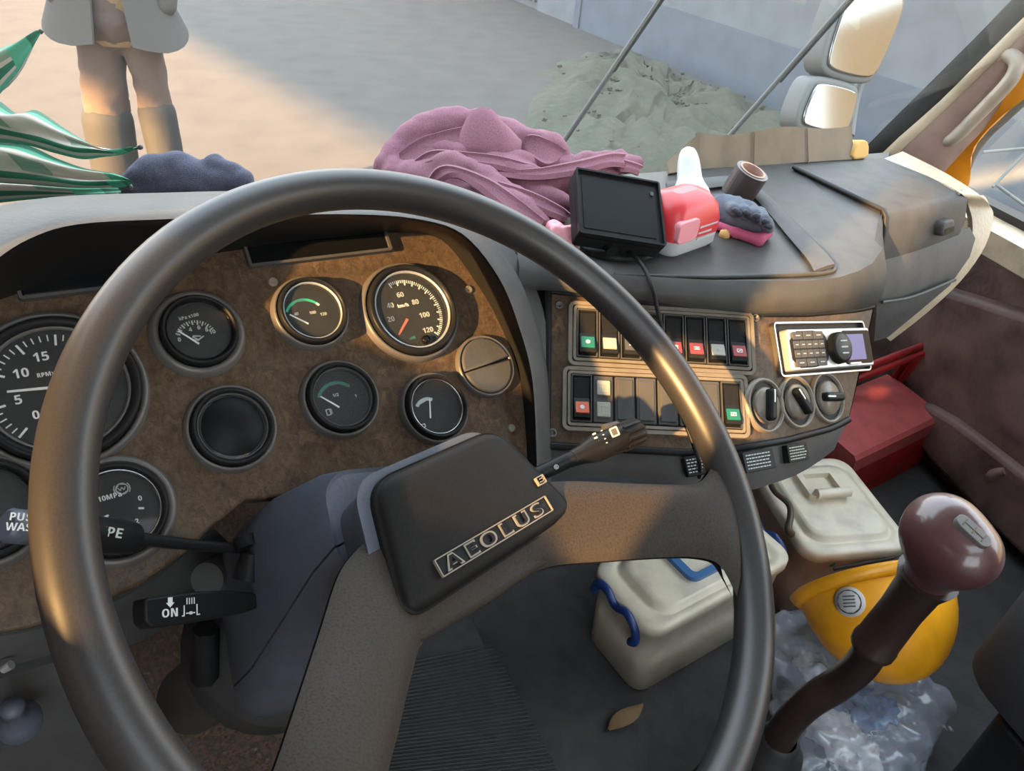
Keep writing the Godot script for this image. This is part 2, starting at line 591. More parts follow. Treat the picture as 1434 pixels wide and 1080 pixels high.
# ---------------------------------------------------------------- build
func _ready() -> void:
	rng.seed = 7
	CB = Basis.from_euler(Vector3(deg_to_rad(-35), deg_to_rad(-20), deg_to_rad(6)))
	var cam := Camera3D.new()
	cam.name = "camera"
	add_child(cam)
	cam.transform = Transform3D(CB, CP)
	cam.fov = rad_to_deg(2 * atan(540.0 / FL))
	cam.near = 0.02
	cam.far = 300
	cam.current = true
	var sky_mat := ProceduralSkyMaterial.new()
	sky_mat.sky_top_color = Color(0.74, 0.80, 0.85)
	sky_mat.sky_horizon_color = Color(0.90, 0.89, 0.86)
	sky_mat.ground_horizon_color = Color(0.6, 0.58, 0.55)
	sky_mat.ground_bottom_color = Color(0.4, 0.38, 0.36)
	sky_mat.sky_curve = 0.2
	sky_mat.sky_energy_multiplier = 1.0
	var sky := Sky.new()
	sky.sky_material = sky_mat
	var env := Environment.new()
	env.background_mode = Environment.BG_SKY
	env.sky = sky
	env.background_energy_multiplier = 1.0
	env.ambient_light_source = Environment.AMBIENT_SOURCE_SKY
	env.tonemap_mode = Environment.TONE_MAPPER_LINEAR
	env.tonemap_exposure = 8.5
	env.sdfgi_enabled = true
	env.ssao_enabled = true
	env.ssil_enabled = true
	var we := WorldEnvironment.new()
	we.name = "environment"
	we.environment = env
	add_child(we)
	var sun := DirectionalLight3D.new()
	sun.name = "sun"
	add_child(sun)
	sun.look_at_from_position(SUN * 30.0, Vector3.ZERO)
	sun.light_color = Color(1.0, 0.78, 0.50)
	sun.light_energy = 2.0
	sun.light_angular_distance = 0.8
	sun.shadow_enabled = true
	make_materials()
	build_outside()
	build_cab()
	build_dashboard()
	build_steering()
	build_on_dash()
	build_on_floor()

# ---------------------------------------------------------------- the yard outside
func build_outside() -> void:
	var st := mb()
	bx(st, Vector3(-60, -0.3, -60), Vector3(60, 0.0, 60))
	struct("ground", st, M.ground)
	# the long wall on the right, running along the yard
	var a := Vector3(3.6, 0, -15.6)
	var b := Vector3(7.4, 0, 3.6)
	var len_w := a.distance_to(b)
	var wf := Transform3D(Basis((b - a).normalized(), Vector3.UP, (b - a).normalized().cross(Vector3.UP)), a)
	var wall := thing("building", "long pale blue grey building wall with darker lower band across the yard", "building", a)
	st = mb()
	bx(st, Vector3(4.6, 0.62, -3), Vector3(len_w, 3.2, 0), wf)
	obj("wall", st, M.wall_white, wall)
	st = mb()
	bx(st, Vector3(4.6, 0.0, -3), Vector3(len_w, 0.62, 0.03), wf)
	obj("lower_band", st, M.wall_dado, wall)
	st = mb()
	bx(st, Vector3(3.3, 0.0, -3), Vector3(4.55, 3.2, -0.02), wf)
	obj("door_panel", st, M.wall_white, wall)
	st = mb()
	bx(st, Vector3(4.48, 0.0, -2.9), Vector3(4.62, 3.2, 0.05), wf)
	obj("door_post", st, M.wall_dado, wall)
	st = mb()
	bx(st, Vector3(-6.0, 0.0, -3), Vector3(3.28, 3.2, -0.06), wf)
	obj("metal_cladding", st, M.wall_metal, wall)
	for k in 40:
		st = mb()
		bx(st, Vector3(-2.6 + k * 0.147, 0.1, -0.07), Vector3(-2.54 + k * 0.147, 3.2, -0.02), wf)
		obj("cladding_rib", st, M.wall_metal, wall)
	# unseen roof added left of the truck to shade the right of the yard
	var sh := thing("added_shade_roof", "added flat roof on two posts, outside the picture, shading the right of the yard", "shed", Vector3(-10, 0, 4))
	var lift := 6.0 / SUN.y
	var P := PackedVector2Array()
	for q in [[1.45, -5.0], [-0.62, -9.55], [-2.6, -14.0], [9.0, -14.0], [9.0, -5.0]]:
		P.append(Vector2(q[0] + SUN.x * lift, q[1] + SUN.z * lift))
	var up := Transform3D(Basis(Vector3(1, 0, 0), Vector3(0, 0, 1), Vector3(0, -1, 0)), Vector3(0, 6.0, 0))
	st = mb()
	slab(st, P, -0.15, 0.0, 0.0, up, -1)
	obj("roof_deck", st, M.wall_metal, sh)
	for p in [Vector2(-4.7, 3.9), Vector2(-4.7, 1.2)]:
		st = mb()
		bx(st, Vector3(p.x - 0.1, 0, p.y - 0.1), Vector3(p.x + 0.1, 6.0, p.y + 0.1))
		obj("post", st, M.wall_metal, sh)
	# rubble and weeds
	var no := FastNoiseLite.new()
	no.seed = 5
	no.frequency = 0.9
	var out := [Vector2(750, 185), Vector2(762, 110), Vector2(800, 82), Vector2(850, 74), Vector2(905, 92), Vector2(965, 118), Vector2(1060, 130), Vector2(1150, 150), Vector2(1240, 200), Vector2(1240, 290), Vector2(1000, 300), Vector2(830, 270)]
	var rim := PackedVector3Array()
	var mid := Vector3.ZERO
	for q in out:
		var w := on_y(q.x, q.y, 0.0)
		w.x = minf(w.x, 3.6 + (w.z + 15.6) * 0.198 - 0.35)
		rim.append(w)
		mid += w / out.size()
	rim = spline(Array(rim) + [rim[0]], 5)
	var rows := []
	for k in 14:
		var t := k / 13.0
		var row := PackedVector3Array()
		for p in rim:
			var w := p.lerp(mid, t)
			w += Vector3(no.get_noise_2d(p.x * 3, p.z * 3), 0, no.get_noise_2d(p.z * 3, p.x * 3)) * 0.25 * (1 - t)
			w.y = 0.0 if k == 0 else 0.04 + 0.16 * minf(1, t * 3) * (0.6 + no.get_noise_2d(w.x * 2, w.z * 2)) + 0.07 * no.get_noise_2d(w.x * 7, w.z * 7)
			row.append(w)
		rows.append(row)
	st = mb()
	grid(st, rows, false, 0)
	var heap := thing("rubble_heap", "low grey green heap of rubble and weeds at the foot of the wall", "rubble", Vector3(mid.x, 0, mid.z))
	obj("soil", st, M.rubble, heap)
	st = mb()
	for k in 500:
		var p: Vector3 = rim[rng.randi() % rim.size()].lerp(mid, sqrt(rng.randf()))
		var s := rng.randf_range(0.015, 0.045)
		var f := Transform3D(Basis.from_euler(Vector3(rng.randf() * 6, rng.randf() * 6, 0)).scaled(Vector3(1, 0.6, 0.8) * s), p + Vector3(0, 0.1, 0))
		bx(st, -Vector3.ONE * 0.5, Vector3.ONE * 0.5, f)
	tag(obj("rubble_stones", st, M.rubble, heap), "", "", "", "stuff")
	# the person standing in front of the truck
	build_person()
	# outside mirrors on the passenger side
	var mr := thing("outside_mirrors", "pale pair of outside mirrors on one bracket seen through the windscreen", "mirror", W(1190, 190, 1.9))
	var hf := frame(W(1116, 176, 1.95), W(1184, 190, 2.02), W(1140, 114, 1.92))
	for q in [[[1150, 96], [1220, 113], [1268, -4], [1188, -22]], [[1116, 175], [1182, 189], [1199, 127], [1140, 113]]]:
		var pl := PackedVector2Array()
		for p in q:
			pl.append(loc(hf, p[0], p[1]))
		pl = smooth_poly(PackedVector2Array([pl[0].lerp(pl[1], 0.15), pl[0].lerp(pl[1], 0.85), pl[1].lerp(pl[2], 0.1), pl[1].lerp(pl[2], 0.9), pl[2].lerp(pl[3], 0.15), pl[2].lerp(pl[3], 0.85), pl[3].lerp(pl[0], 0.1), pl[3].lerp(pl[0], 0.9)]), 2)
		st = mb()
		slab(st, pl, 0.0, 0.012, 0.004, hf)
		var case_pl := inset(pl, -0.016)
		var s2 := mb()
		slab(s2, case_pl, -0.06, 0.004, 0.01, hf)
		var cs := obj("mirror_case", s2, M.mirror_case, mr)
		obj("mirror_glass", st, M.mirror, cs)
	st = mb()
	tube(st, spline([W(1255, -60, 2.02), W(1228, 60, 2.04), W(1200, 130, 2.06), W(1190, 190, 2.05)], 6), [0.012], 8)
	obj("mirror_post", st, M.mirror_case, mr)
	for q in [[[1470, 205], [1376, 213]], [[1490, 160], [1434, 216], [1390, 262]], [[1393, 257], [1460, 306]]]:
		var pts := []
		for p in q:
			pts.append(W(p[0], p[1], 2.25))
		st = mb()
		tube(st, spline(pts, 4), [0.0045], 6)
		obj("bracket_rod", st, M.mirror_case, mr)

func build_person() -> void:
	# stands about four metres ahead; only the coat hem, the trousers and the boots are in the frame
	var d := 3.75
	var hip := W(163, 22, d)
	var pz := hip
	var ground_l := Vector3(W(133, 150, d).x - 0.02, 0.0, pz.z + 0.02)
	var ground_r := Vector3(W(218, 150, d).x, 0.0, pz.z + 0.10)
	var person := thing("person", "person in open grey coat and tan trousers standing ahead of the truck", "person", Vector3(hip.x, 0, hip.z))
	var R := Vector3(CB.x.x, 0, CB.x.z).normalized()
	var h: float = hip.y
	var hl := hip - R * 0.09
	var hr := hip + R * 0.10
	var kl := ground_l.lerp(hl, 0.52) + Vector3(0, 0, 0.02) - R * 0.02
	var kr := ground_r.lerp(hr, 0.52)
	var body := []
	var chest := hip + Vector3(0, 0.42, 0)
	var neck := hip + Vector3(0, 0.60, 0)
	var head := hip + Vector3(0, 0.76, 0.02)
	body += chain([hip, chest, neck], [0.14, 0.16, 0.06])
	body += chain([head, head + Vector3(0, 0.08, 0)], [0.085, 0.09])
	for s in [[-1, hl, kl, ground_l], [1, hr, kr, ground_r]]:
		body += chain([s[1], s[2], s[3] + Vector3(0, 0.1, 0)], [0.085, 0.06, 0.045])
		var sh: Vector3 = neck + R * 0.2 * s[0] - Vector3(0, 0.06, 0)
		var el: Vector3 = sh + R * 0.07 * s[0] + Vector3(0, -0.29, 0.02)
		var wr: Vector3 = el - R * 0.09 * s[0] + Vector3(0, -0.1, 0.03)
		body += chain([neck - Vector3(0, 0.05, 0), sh, el, wr], [0.06, 0.055, 0.042, 0.032])
		for k in 5:
			var t: Vector3 = wr + Vector3(0, -0.06, 0.02) + R * (k - 2) * 0.016
			body += chain([wr, t, t + Vector3(0, -0.05, 0.015)], [0.022, 0.012, 0.009])
	body += chain([head + Vector3(0, 0.01, 0.08), head + Vector3(0, -0.005, 0.1)], [0.016, 0.014])
	for s in [-1, 1]:
		body += chain([head + R * 0.09 * s, head + R * 0.095 * s + Vector3(0, 0.03, 0)], [0.018, 0.02])
	var st := mb()
	blob(st, body, 0.03, 0.022)
	obj("body", st, M.skin, person)
	st = mb()
	blob(st, [[head + Vector3(0, 0.06, -0.02), head + Vector3(0, 0.1, 0.0), 0.1, 0.09]], 0.02, 0.02)
	obj("hair", st, M.hair, person)
	var tr := chain([hip + Vector3(0, 0.06, 0), hip], [0.16, 0.17])
	tr += chain([hl, kl, ground_l.lerp(kl, 0.6)], [0.115, 0.108, 0.105])
	tr += chain([hr, kr, ground_r.lerp(kr, 0.8)], [0.095, 0.078, 0.074])
	st = mb()
	blob(st, tr, 0.03, 0.02, 0.01, 0.18, 3)
	obj("trousers", st, M.trousers, person)
	for s in [[kl.lerp(hl, 0.12), ground_l, 0.112], [kr.lerp(hr, 0.22), ground_r, 0.082]]:
		st = mb()
		blob(st, chain([s[0], s[1] + Vector3(0, 0.06, 0)], [s[2] + 0.012, s[2]]) + [[s[1] + Vector3(0, 0.055, 0), s[1] + Vector3(0, 0.05, 0.17), 0.055, 0.05]], 0.03, 0.02)
		obj("boot", st, M.boots, person)
	st = mb()
	lathe(st, [[0.15, -0.12], [0.17, -0.10], [0.19, 0.12], [0.2, 0.34], [0.16, 0.5], [0.08, 0.56]], 24, Transform3D(Basis(R, R.cross(Vector3.UP), Vector3.UP), hip), 0, 1.0, 0.8)
	obj("shirt", st, M.shirt, person)
	# open coat: two flaring fronts, a back and sleeves
	for s in [-1.0, 1.0]:
		var rows := []
		for k in 7:
			var t := k / 6.0
			var row := PackedVector3Array()
			for j in 9:
				var an := lerpf(0.25, 1.75, j / 8.0)
				var rad := lerpf(0.21, 0.36 if s < 0 else 0.34, t * t)
				var drop := 0.05 * sin(an * 2.0) * t
				row.append(hip + R * s * sin(an) * rad + Vector3(0, 0.5 - 0.56 * t - drop, cos(an) * rad * 0.75))
			rows.append(row)
		st = mb()
		sheet(st, rows, 0.012)
		obj("coat_front", st, M.coat, person)
		var sh: Vector3 = neck + R * 0.2 * s - Vector3(0, 0.06, 0)
		st = mb()
		blob(st, chain([neck - Vector3(0, 0.08, 0), sh, sh + R * 0.07 * s + Vector3(0, -0.29, 0.02), sh + R * 0.05 * s + Vector3(0, -0.46, 0.06)], [0.1, 0.085, 0.07, 0.055]), 0.03, 0.022)
		obj("sleeve", st, M.coat, person)

# ---------------------------------------------------------------- the cab shell
func ws(x: float, y: float) -> Vector3:      # a point of the windscreen
	return Vector3(x, y, -1.27 + 0.63 * (y - 1.61) + 0.10 * pow(absf(x - 0.38) / 0.85, 4.0))
func rp(pairs: Array, d0: float, d1: float) -> Array:      # pixel pairs to a ribbon along a depth ramp
	var out := []
	for i in pairs.size():
		var d := lerpf(d0, d1, float(i) / (pairs.size() - 1))
		out.append([W(pairs[i][0], pairs[i][1], d), W(pairs[i][2], pairs[i][3], d)])
	return out
func build_cab() -> void:
	var st := mb()
	bx(st, Vector3(-0.66, FLOOR - 0.08, -1.36), Vector3(1.41, FLOOR, 1.06))
	struct("floor", st, M.floor)
	st = mb()
	bx(st, Vector3(-0.66, 2.66, -0.66), Vector3(1.41, 2.74, 0.28))
	bx(st, Vector3(-0.66, 2.66, 0.9), Vector3(1.41, 2.74, 1.06))
	bx(st, Vector3(-0.66, 2.66, 0.28), Vector3(-0.05, 2.74, 0.9))
	bx(st, Vector3(0.85, 2.66, 0.28), Vector3(1.41, 2.74, 0.9))
	struct("ceiling", st, M.roof)
	st = mb()
	bx(st, Vector3(-0.66, FLOOR, 1.0), Vector3(1.41, 1.72, 1.06))
	bx(st, Vector3(-0.66, 2.5, 1.0), Vector3(1.41, 2.66, 1.06))
	bx(st, Vector3(-0.66, 1.72, 1.0), Vector3(-0.45, 2.5, 1.06))
	bx(st, Vector3(0.5, 1.72, 1.0), Vector3(1.41, 2.5, 1.06))
	struct("wall_back", st, M.roof)
	st = mb()
	bx(st, Vector3(-0.66, FLOOR, -1.36), Vector3(1.41, 1.44, -1.30))
	struct("wall_front", st, M.floor)
	for s in [["wall_left", -0.66, -0.6], ["wall_right", 1.352, 1.41]]:
		st = mb()
		bx(st, Vector3(s[1], FLOOR, -1.30), Vector3(s[2], 1.53, 1.0))
		bx(st, Vector3(s[1], 1.53, 0.28), Vector3(s[2], 2.66, 1.0))
		bx(st, Vector3(s[1], 2.42, -0.72), Vector3(s[2], 2.66, 0.62))
		struct(s[0], st, M.door)
	# left front pillar and the roof header
	st = mb()
	tube(st, PackedVector3Array([ws(-0.6, 1.5) + Vector3(0, 0, 0.03), ws(-0.6, 2.68) + Vector3(0, 0, 0.03)]), [0.06], 10)
	struct("trim_1", st, M.mauve)
	st = mb()
	bx(st, Vector3(-0.62, 2.52, -0.74), Vector3(1.37, 2.68, -0.6))
	struct("trim_2", st, M.roof)
	# unseen curtain added over the driver's window to block and shape the sun
	var cu := thing("added_curtain", "added brown curtain blocking sun at the driver's side window, outside the picture", "curtain", Vector3(-0.58, 1.5, -0.45))
	var rows := []
	for k in 2:
		var row := PackedVector3Array()
		for j in 61:
			var t := j / 60.0
			row.append(Vector3(-0.575 + 0.018 * sin(t * 60.0), 2.46 - 0.98 * k, lerpf(-0.98, -0.22, t)))
		rows.append(row)
	st = mb()
	sheet(st, rows, 0.003)
	obj("cloth", st, M.door, cu)
	rows = []
	for k in 2:
		var row := PackedVector3Array()
		for j in 31:
			var t := j / 30.0
			row.append(Vector3(-0.576 + 0.012 * sin(t * 40.0), 2.46 if k == 0 else 2.085 + 0.006 * sin(t * 21.0), lerpf(-0.44, 0.13, t)))
		rows.append(row)
	st = mb()
	sheet(st, rows, 0.003)
	obj("valance", st, M.door, cu)  # added to keep sun off the blanket and brow
	rows = []
	for k in 2:
		var row := PackedVector3Array()
		for j in 41:
			var t := j / 40.0
			row.append(Vector3(-0.572 + 0.012 * sin(t * 50.0), (1.975 + 0.008 * sin(t * 17.0)) if k == 0 else 1.48, lerpf(-0.43, 0.64, t)))
		rows.append(row)
	st = mb()
	sheet(st, rows, 0.003)
	obj("lower_cloth", st, M.door, cu)  # added to keep sun off the column and lower gauges
	st = mb()
	tube(st, PackedVector3Array([Vector3(-0.575, 2.47, -1.0), Vector3(-0.575, 2.47, 0.6)]), [0.008], 8)
	obj("rod", st, M.silver, cu)
	# windscreen
	rows = []
	for k in 8:
		var row := PackedVector3Array()
		for j in 25:
			row.append(ws(lerpf(-0.60, 1.36, j / 24.0), lerpf(1.40, 2.64, k / 7.0)))
		rows.append(row)
	st = mb()
	grid(st, rows, false, 0)
	struct("window_1", st, M.glass)
	st = mb()
	quad(st, Vector3(1.38, 1.5, -1.25), Vector3(1.38, 1.5, 0.62), Vector3(1.38, 2.45, 0.62), Vector3(1.38, 2.45, -0.75))
	struct("window_2", st, M.glass)
	st = mb()
	quad(st, Vector3(-0.63, 1.5, -1.25), Vector3(-0.63, 1.5, 0.62), Vector3(-0.63, 2.45, 0.62), Vector3(-0.63, 2.45, -0.75))
	struct("window_3", st, M.added_tint)  # driver's window, with the tint added to dim the sun inside
	st = mb()
	quad(st, Vector3(-0.06, 2.70, 0.27), Vector3(0.86, 2.70, 0.27), Vector3(0.86, 2.70, 0.91), Vector3(-0.06, 2.70, 0.91))
	struct("added_window_4", st, M.glass)  # roof hatch added to let more skylight into the cab
	st = mb()
	quad(st, Vector3(-0.46, 1.71, 1.03), Vector3(0.51, 1.71, 1.03), Vector3(0.51, 2.51, 1.03), Vector3(-0.46, 2.51, 1.03))
	struct("added_window_5", st, M.glass)  # rear window added as fill light for the dashboard face
	# right front pillar, layer by layer from the glass to the door
	st = mb()
	sheet(st, ribbon_rows(rp([[1205, 222, 1228, 240], [1222, 205, 1244, 219], [1300, 128, 1324, 147], [1370, 58, 1396, 76], [1440, -10, 1462, 12], [1520, -90, 1545, -68]], 1.50, 1.16), 4, 0.008, 3), 0.02)
	struct("trim_3", st, M.rubber)
	st = mb()
	sheet(st, ribbon_rows(rp([[1226, 240, 1290, 262], [1242, 217, 1306, 240], [1322, 146, 1368, 172], [1394, 75, 1442, 102], [1460, 10, 1510, 40], [1543, -70, 1590, -40]], 1.49, 1.15), 6, 0.012, 3), 0.02)
	struct("trim_4", st, M.mauve)
	st = mb()
	sheet(st, ribbon_rows(rp([[1228, 242, 1236, 246], [1238, 215, 1247, 222], [1318, 143, 1327, 150], [1390, 71, 1399, 79], [1456, 6, 1466, 15], [1540, -73, 1548, -66]], 1.475, 1.135), 3, 0.004, 3), 0.006)
	struct("trim_5", st, M.beige)
	st = mb()
	sheet(st, ribbon_rows(rp([[1285, 275, 1330, 300], [1300, 236, 1345, 254], [1345, 178, 1362, 206], [1395, 125, 1400, 168], [1440, 80, 1450, 120], [1520, 5, 1530, 50]], 1.53, 1.22), 5, 0.006, 3), 0.03)
	struct("trim_6", st, M.orange)
	st = mb()
	tube(st, spline([W(1338, 275, 1.53), W(1344, 250, 1.53), W(1358, 214, 1.5), W(1378, 187, 1.47), W(1400, 166, 1.43), W(1450, 120, 1.32), W(1530, 50, 1.2)], 5), [0.014], 8)
	struct("trim_7", st, M.rubber)
	# door: sill cap, pocket, armrest, latch
	st = mb()
	bx(st, Vector3(1.27, 1.50, -1.2), Vector3(1.36, 1.545, 0.6))
	struct("trim_8", st, M.beige)
	st = mb()
	bx(st, Vector3(1.34, 1.545, -1.2), Vector3(1.375, 1.56, 0.6))
	struct("trim_9", st, M.rubber)
	var dr := thing("door_1", "dark brown moulded inner door panel on the passenger side", "door", Vector3(1.3, FLOOR, -0.6))
	dr.set_meta("kind", "structure")
	st = mb()
	var df := Transform3D(Basis(Vector3(0, 0, 1), Vector3(0, 1, 0), Vector3(-1, 0, 0)), Vector3(1.35, 0, 0))
	slab(st, smooth_poly(PackedVector2Array([Vector2(-1.12, 1.47), Vector2(-1.18, 1.05), Vector2(0.5, 1.05), Vector2(0.5, 1.47)]), 1), 0.0, 0.035, 0.015, df)
	obj("panel", st, M.door, dr)
	st = mb()
	slab(st, smooth_poly(PackedVector2Array([Vector2(-1.05, 1.16), Vector2(-1.0, 1.03), Vector2(0.4, 1.03), Vector2(0.4, 1.2), Vector2(-0.7, 1.18)]), 2), 0.03, 0.055, 0.012, df)
	obj("door_pocket", st, M.door, dr)
	st = mb()
	var lf := frame(W(1432, 438, 1.52), W(1450, 445, 1.46), W(1430, 420, 1.53))
	rslab(st, 0.07, 0.055, 0.012, -0.02, 0.012, 0.006, lf)
	obj("latch", st, M.black, dr)
	st = mb()
	rslab(st, 0.045, 0.04, 0.006, -0.02, 0.012, 0.004, frame(W(1434, 606, 1.48), W(1450, 610, 1.45), W(1433, 590, 1.49)))
	obj("crank_boss", st, M.black, dr)
	st = mb()
	tube(st, spline([W(1378, 690, 1.55), W(1388, 672, 1.53), W(1400, 660, 1.5), W(1416, 656, 1.47)], 4), [0.018, 0.024, 0.028, 0.02], 10, true, 0.6)
	obj("pull_lever", st, M.mauve, dr)
	# grab handle
	var gh := thing("grab_handle", "pale beige grab handle screwed to the right windscreen pillar", "handle", W(1350, 180, 1.36))
	st = mb()
	var hp := [W(1303, 182, 1.43), W(1312, 192, 1.395), W(1324, 197, 1.365), W(1340, 190, 1.345), W(1370, 160, 1.31), W(1408, 121, 1.265), W(1422, 100, 1.25), W(1423, 86, 1.25), W(1412, 76, 1.265), W(1399, 77, 1.30)]
	tube(st, spline(hp, 5), [0.017, 0.014, 0.012, 0.012, 0.012, 0.012, 0.012, 0.014, 0.017], 12)
	obj("grip", st, M.handle, gh)
	for q in [[1305, 181, 1.412], [1399, 78, 1.285]]:
		st = mb()
		lathe(st, [[0.0, 0.006], [0.007, 0.005], [0.009, 0.0]], 12, frame_n(W(q[0], q[1], q[2]), -ray(q[0], q[1]), CB.x))
		obj("screw", st, M.ring, gh)
	# wipers, outside the glass
	for q in [[785, 205, 928, -6, 1010, -130], [985, 232, 1192, -4, 1290, -120]]:
		var w := thing("windscreen_wiper", "thin grey wiper arm across the windscreen, rising behind the pink blanket" if q[0] == 785 else "thin grey wiper arm across the windscreen, rising behind the white bottle", "wiper", W(q[0], q[1], 1.32))
		var pts := PackedVector3Array()
		for k in 13:
			var px := lerpf(q[0], q[2], k / 10.0)
			var py := lerpf(q[1], q[3], k / 10.0)
			var d := 1.2
			for it in 12:
				var p := W(px, py, d)
				d += (p.z - ws(p.x, p.y).z) * 1.0
			pts.append(W(px, py, d + 0.02))
		st = mb()
		tube(st, pts, [0.005, 0.004], 8)
		obj("arm", st, M.mirror_case, w)
		st = mb()
		var bl := PackedVector3Array()
		for k in range(5, 13):
			bl.append(pts[k] + Vector3(0.0, 0.002, 0.008))
		tube(st, bl, [0.003], 6)
		obj("blade", st, M.rubber, w)

# ---------------------------------------------------------------- dashboard
func lut(t: Array, x: float) -> float:
	if x <= t[0][0]:
		return t[0][1]
	for i in t.size() - 1:
		if x <= t[i + 1][0]:
			return lerpf(t[i][1], t[i + 1][1], (x - t[i][0]) / (t[i + 1][0] - t[i][0]))
	return t[t.size() - 1][1]
func S(px: float, py: float, h := 0.0) -> Vector3:      # the face of the centre stack
	var d := lut([[700, 0.80], [768, 0.815], [900, 0.82], [1050, 0.835], [1085, 0.85], [1140, 0.89], [1222, 0.955], [1240, 0.975]], px)
	return W(px, py, d - (py - 410) * 0.0002 - h)
func disc(st: SurfaceTool, r: float, z: float, xf: Transform3D, seg := 32) -> void:
	lathe(st, [[r, z - 0.0004], [r, z], [0.0, z]], seg, xf, -1)
func bar2(st: SurfaceTool, a: Vector2, b: Vector2, w0: float, w1: float, z: float, t: float, xf: Transform3D) -> void:
	var n := (b - a).normalized().orthogonal()
	slab(st, PackedVector2Array([a - n * w0 / 2, b - n * w1 / 2, b + n * w1 / 2, a + n * w0 / 2]), z - t, z, 0, xf, -1)
# one round instrument: trim ring, bezel, inner ring, dial and lens
func gauge(parent: Node, CF: Transform3D, called: String, px: float, py: float, r: float, fl: float, ring: Material, inner: Material) -> Array:
	var c := loc(CF, px, py)
	var f := at(CF, c)
	var st := mb()
	lathe(st, [[r, 0.002], [r, 0.010], [r * 0.985, 0.0125], [r * 0.95, 0.0135], [r * 0.90, 0.0125], [r * 0.86, 0.0095], [r * 0.83, 0.003]], 48, f)
	var b := obj(called, st, M.black, parent)
	st = mb()
	lathe(st, [[r * fl, 0.0], [r * (fl * 0.7 + 0.3), 0.0065], [r * (fl * 0.3 + 0.7), 0.008], [r * 1.01, 0.004]], 48, f)
	obj("trim_ring", st, ring, b)
	st = mb()
	lathe(st, [[r * 0.865, 0.0098], [r * 0.855, 0.0108], [r * 0.835, 0.0105], [r * 0.82, 0.0085]], 48, f)
	obj("inner_ring", st, inner, b)
	st = mb()
	disc(st, r * 0.835, 0.0035, f, 40)
	obj("dial", st, M.dial, b)
	st = mb()
	lathe(st, [[r * 0.83, 0.0088], [r * 0.6, 0.0096], [r * 0.3, 0.0099], [0.0, 0.01]], 40, f)
	obj("lens", st, M.lens, b)
	return [b, f]
func needle(b: Node, f: Transform3D, CF: Transform3D, p0: Array, p1: Array, m: Material, w := 0.0014) -> void:
	var o := loc(CF, 0, 0) - loc(f, 0, 0)
	var st := mb()
	bar2(st, loc(CF, p0[0], p0[1]) - o, loc(CF, p1[0], p1[1]) - o, w, w * 0.7, 0.0062, 0.0008, f)
	obj("needle", st, m, b)
func marks(st: SurfaceTool, r0: float, r1: float, a0: float, a1: float, n: int, every: int, f: Transform3D, w := 0.0006) -> void:
	for k in n + 1:
		var a := deg_to_rad(lerpf(a0, a1, float(k) / n))
		var v := Vector2(cos(a), sin(a))
		var major := k % every == 0
		bar2(st, v * (r0 if major else lerpf(r0, r1, 0.45)), v * r1, w * (1.8 if major else 1.0), w * (1.8 if major else 1.0), 0.0041, 0.0005, f)
func dial_text(b: Node, CF: Transform3D, items: Array, h: float, m: Material) -> void:
	for it in items:
		text(it[0], h, m, at(CF, loc(CF, it[1], it[2]), 0.004), b, "numeral")

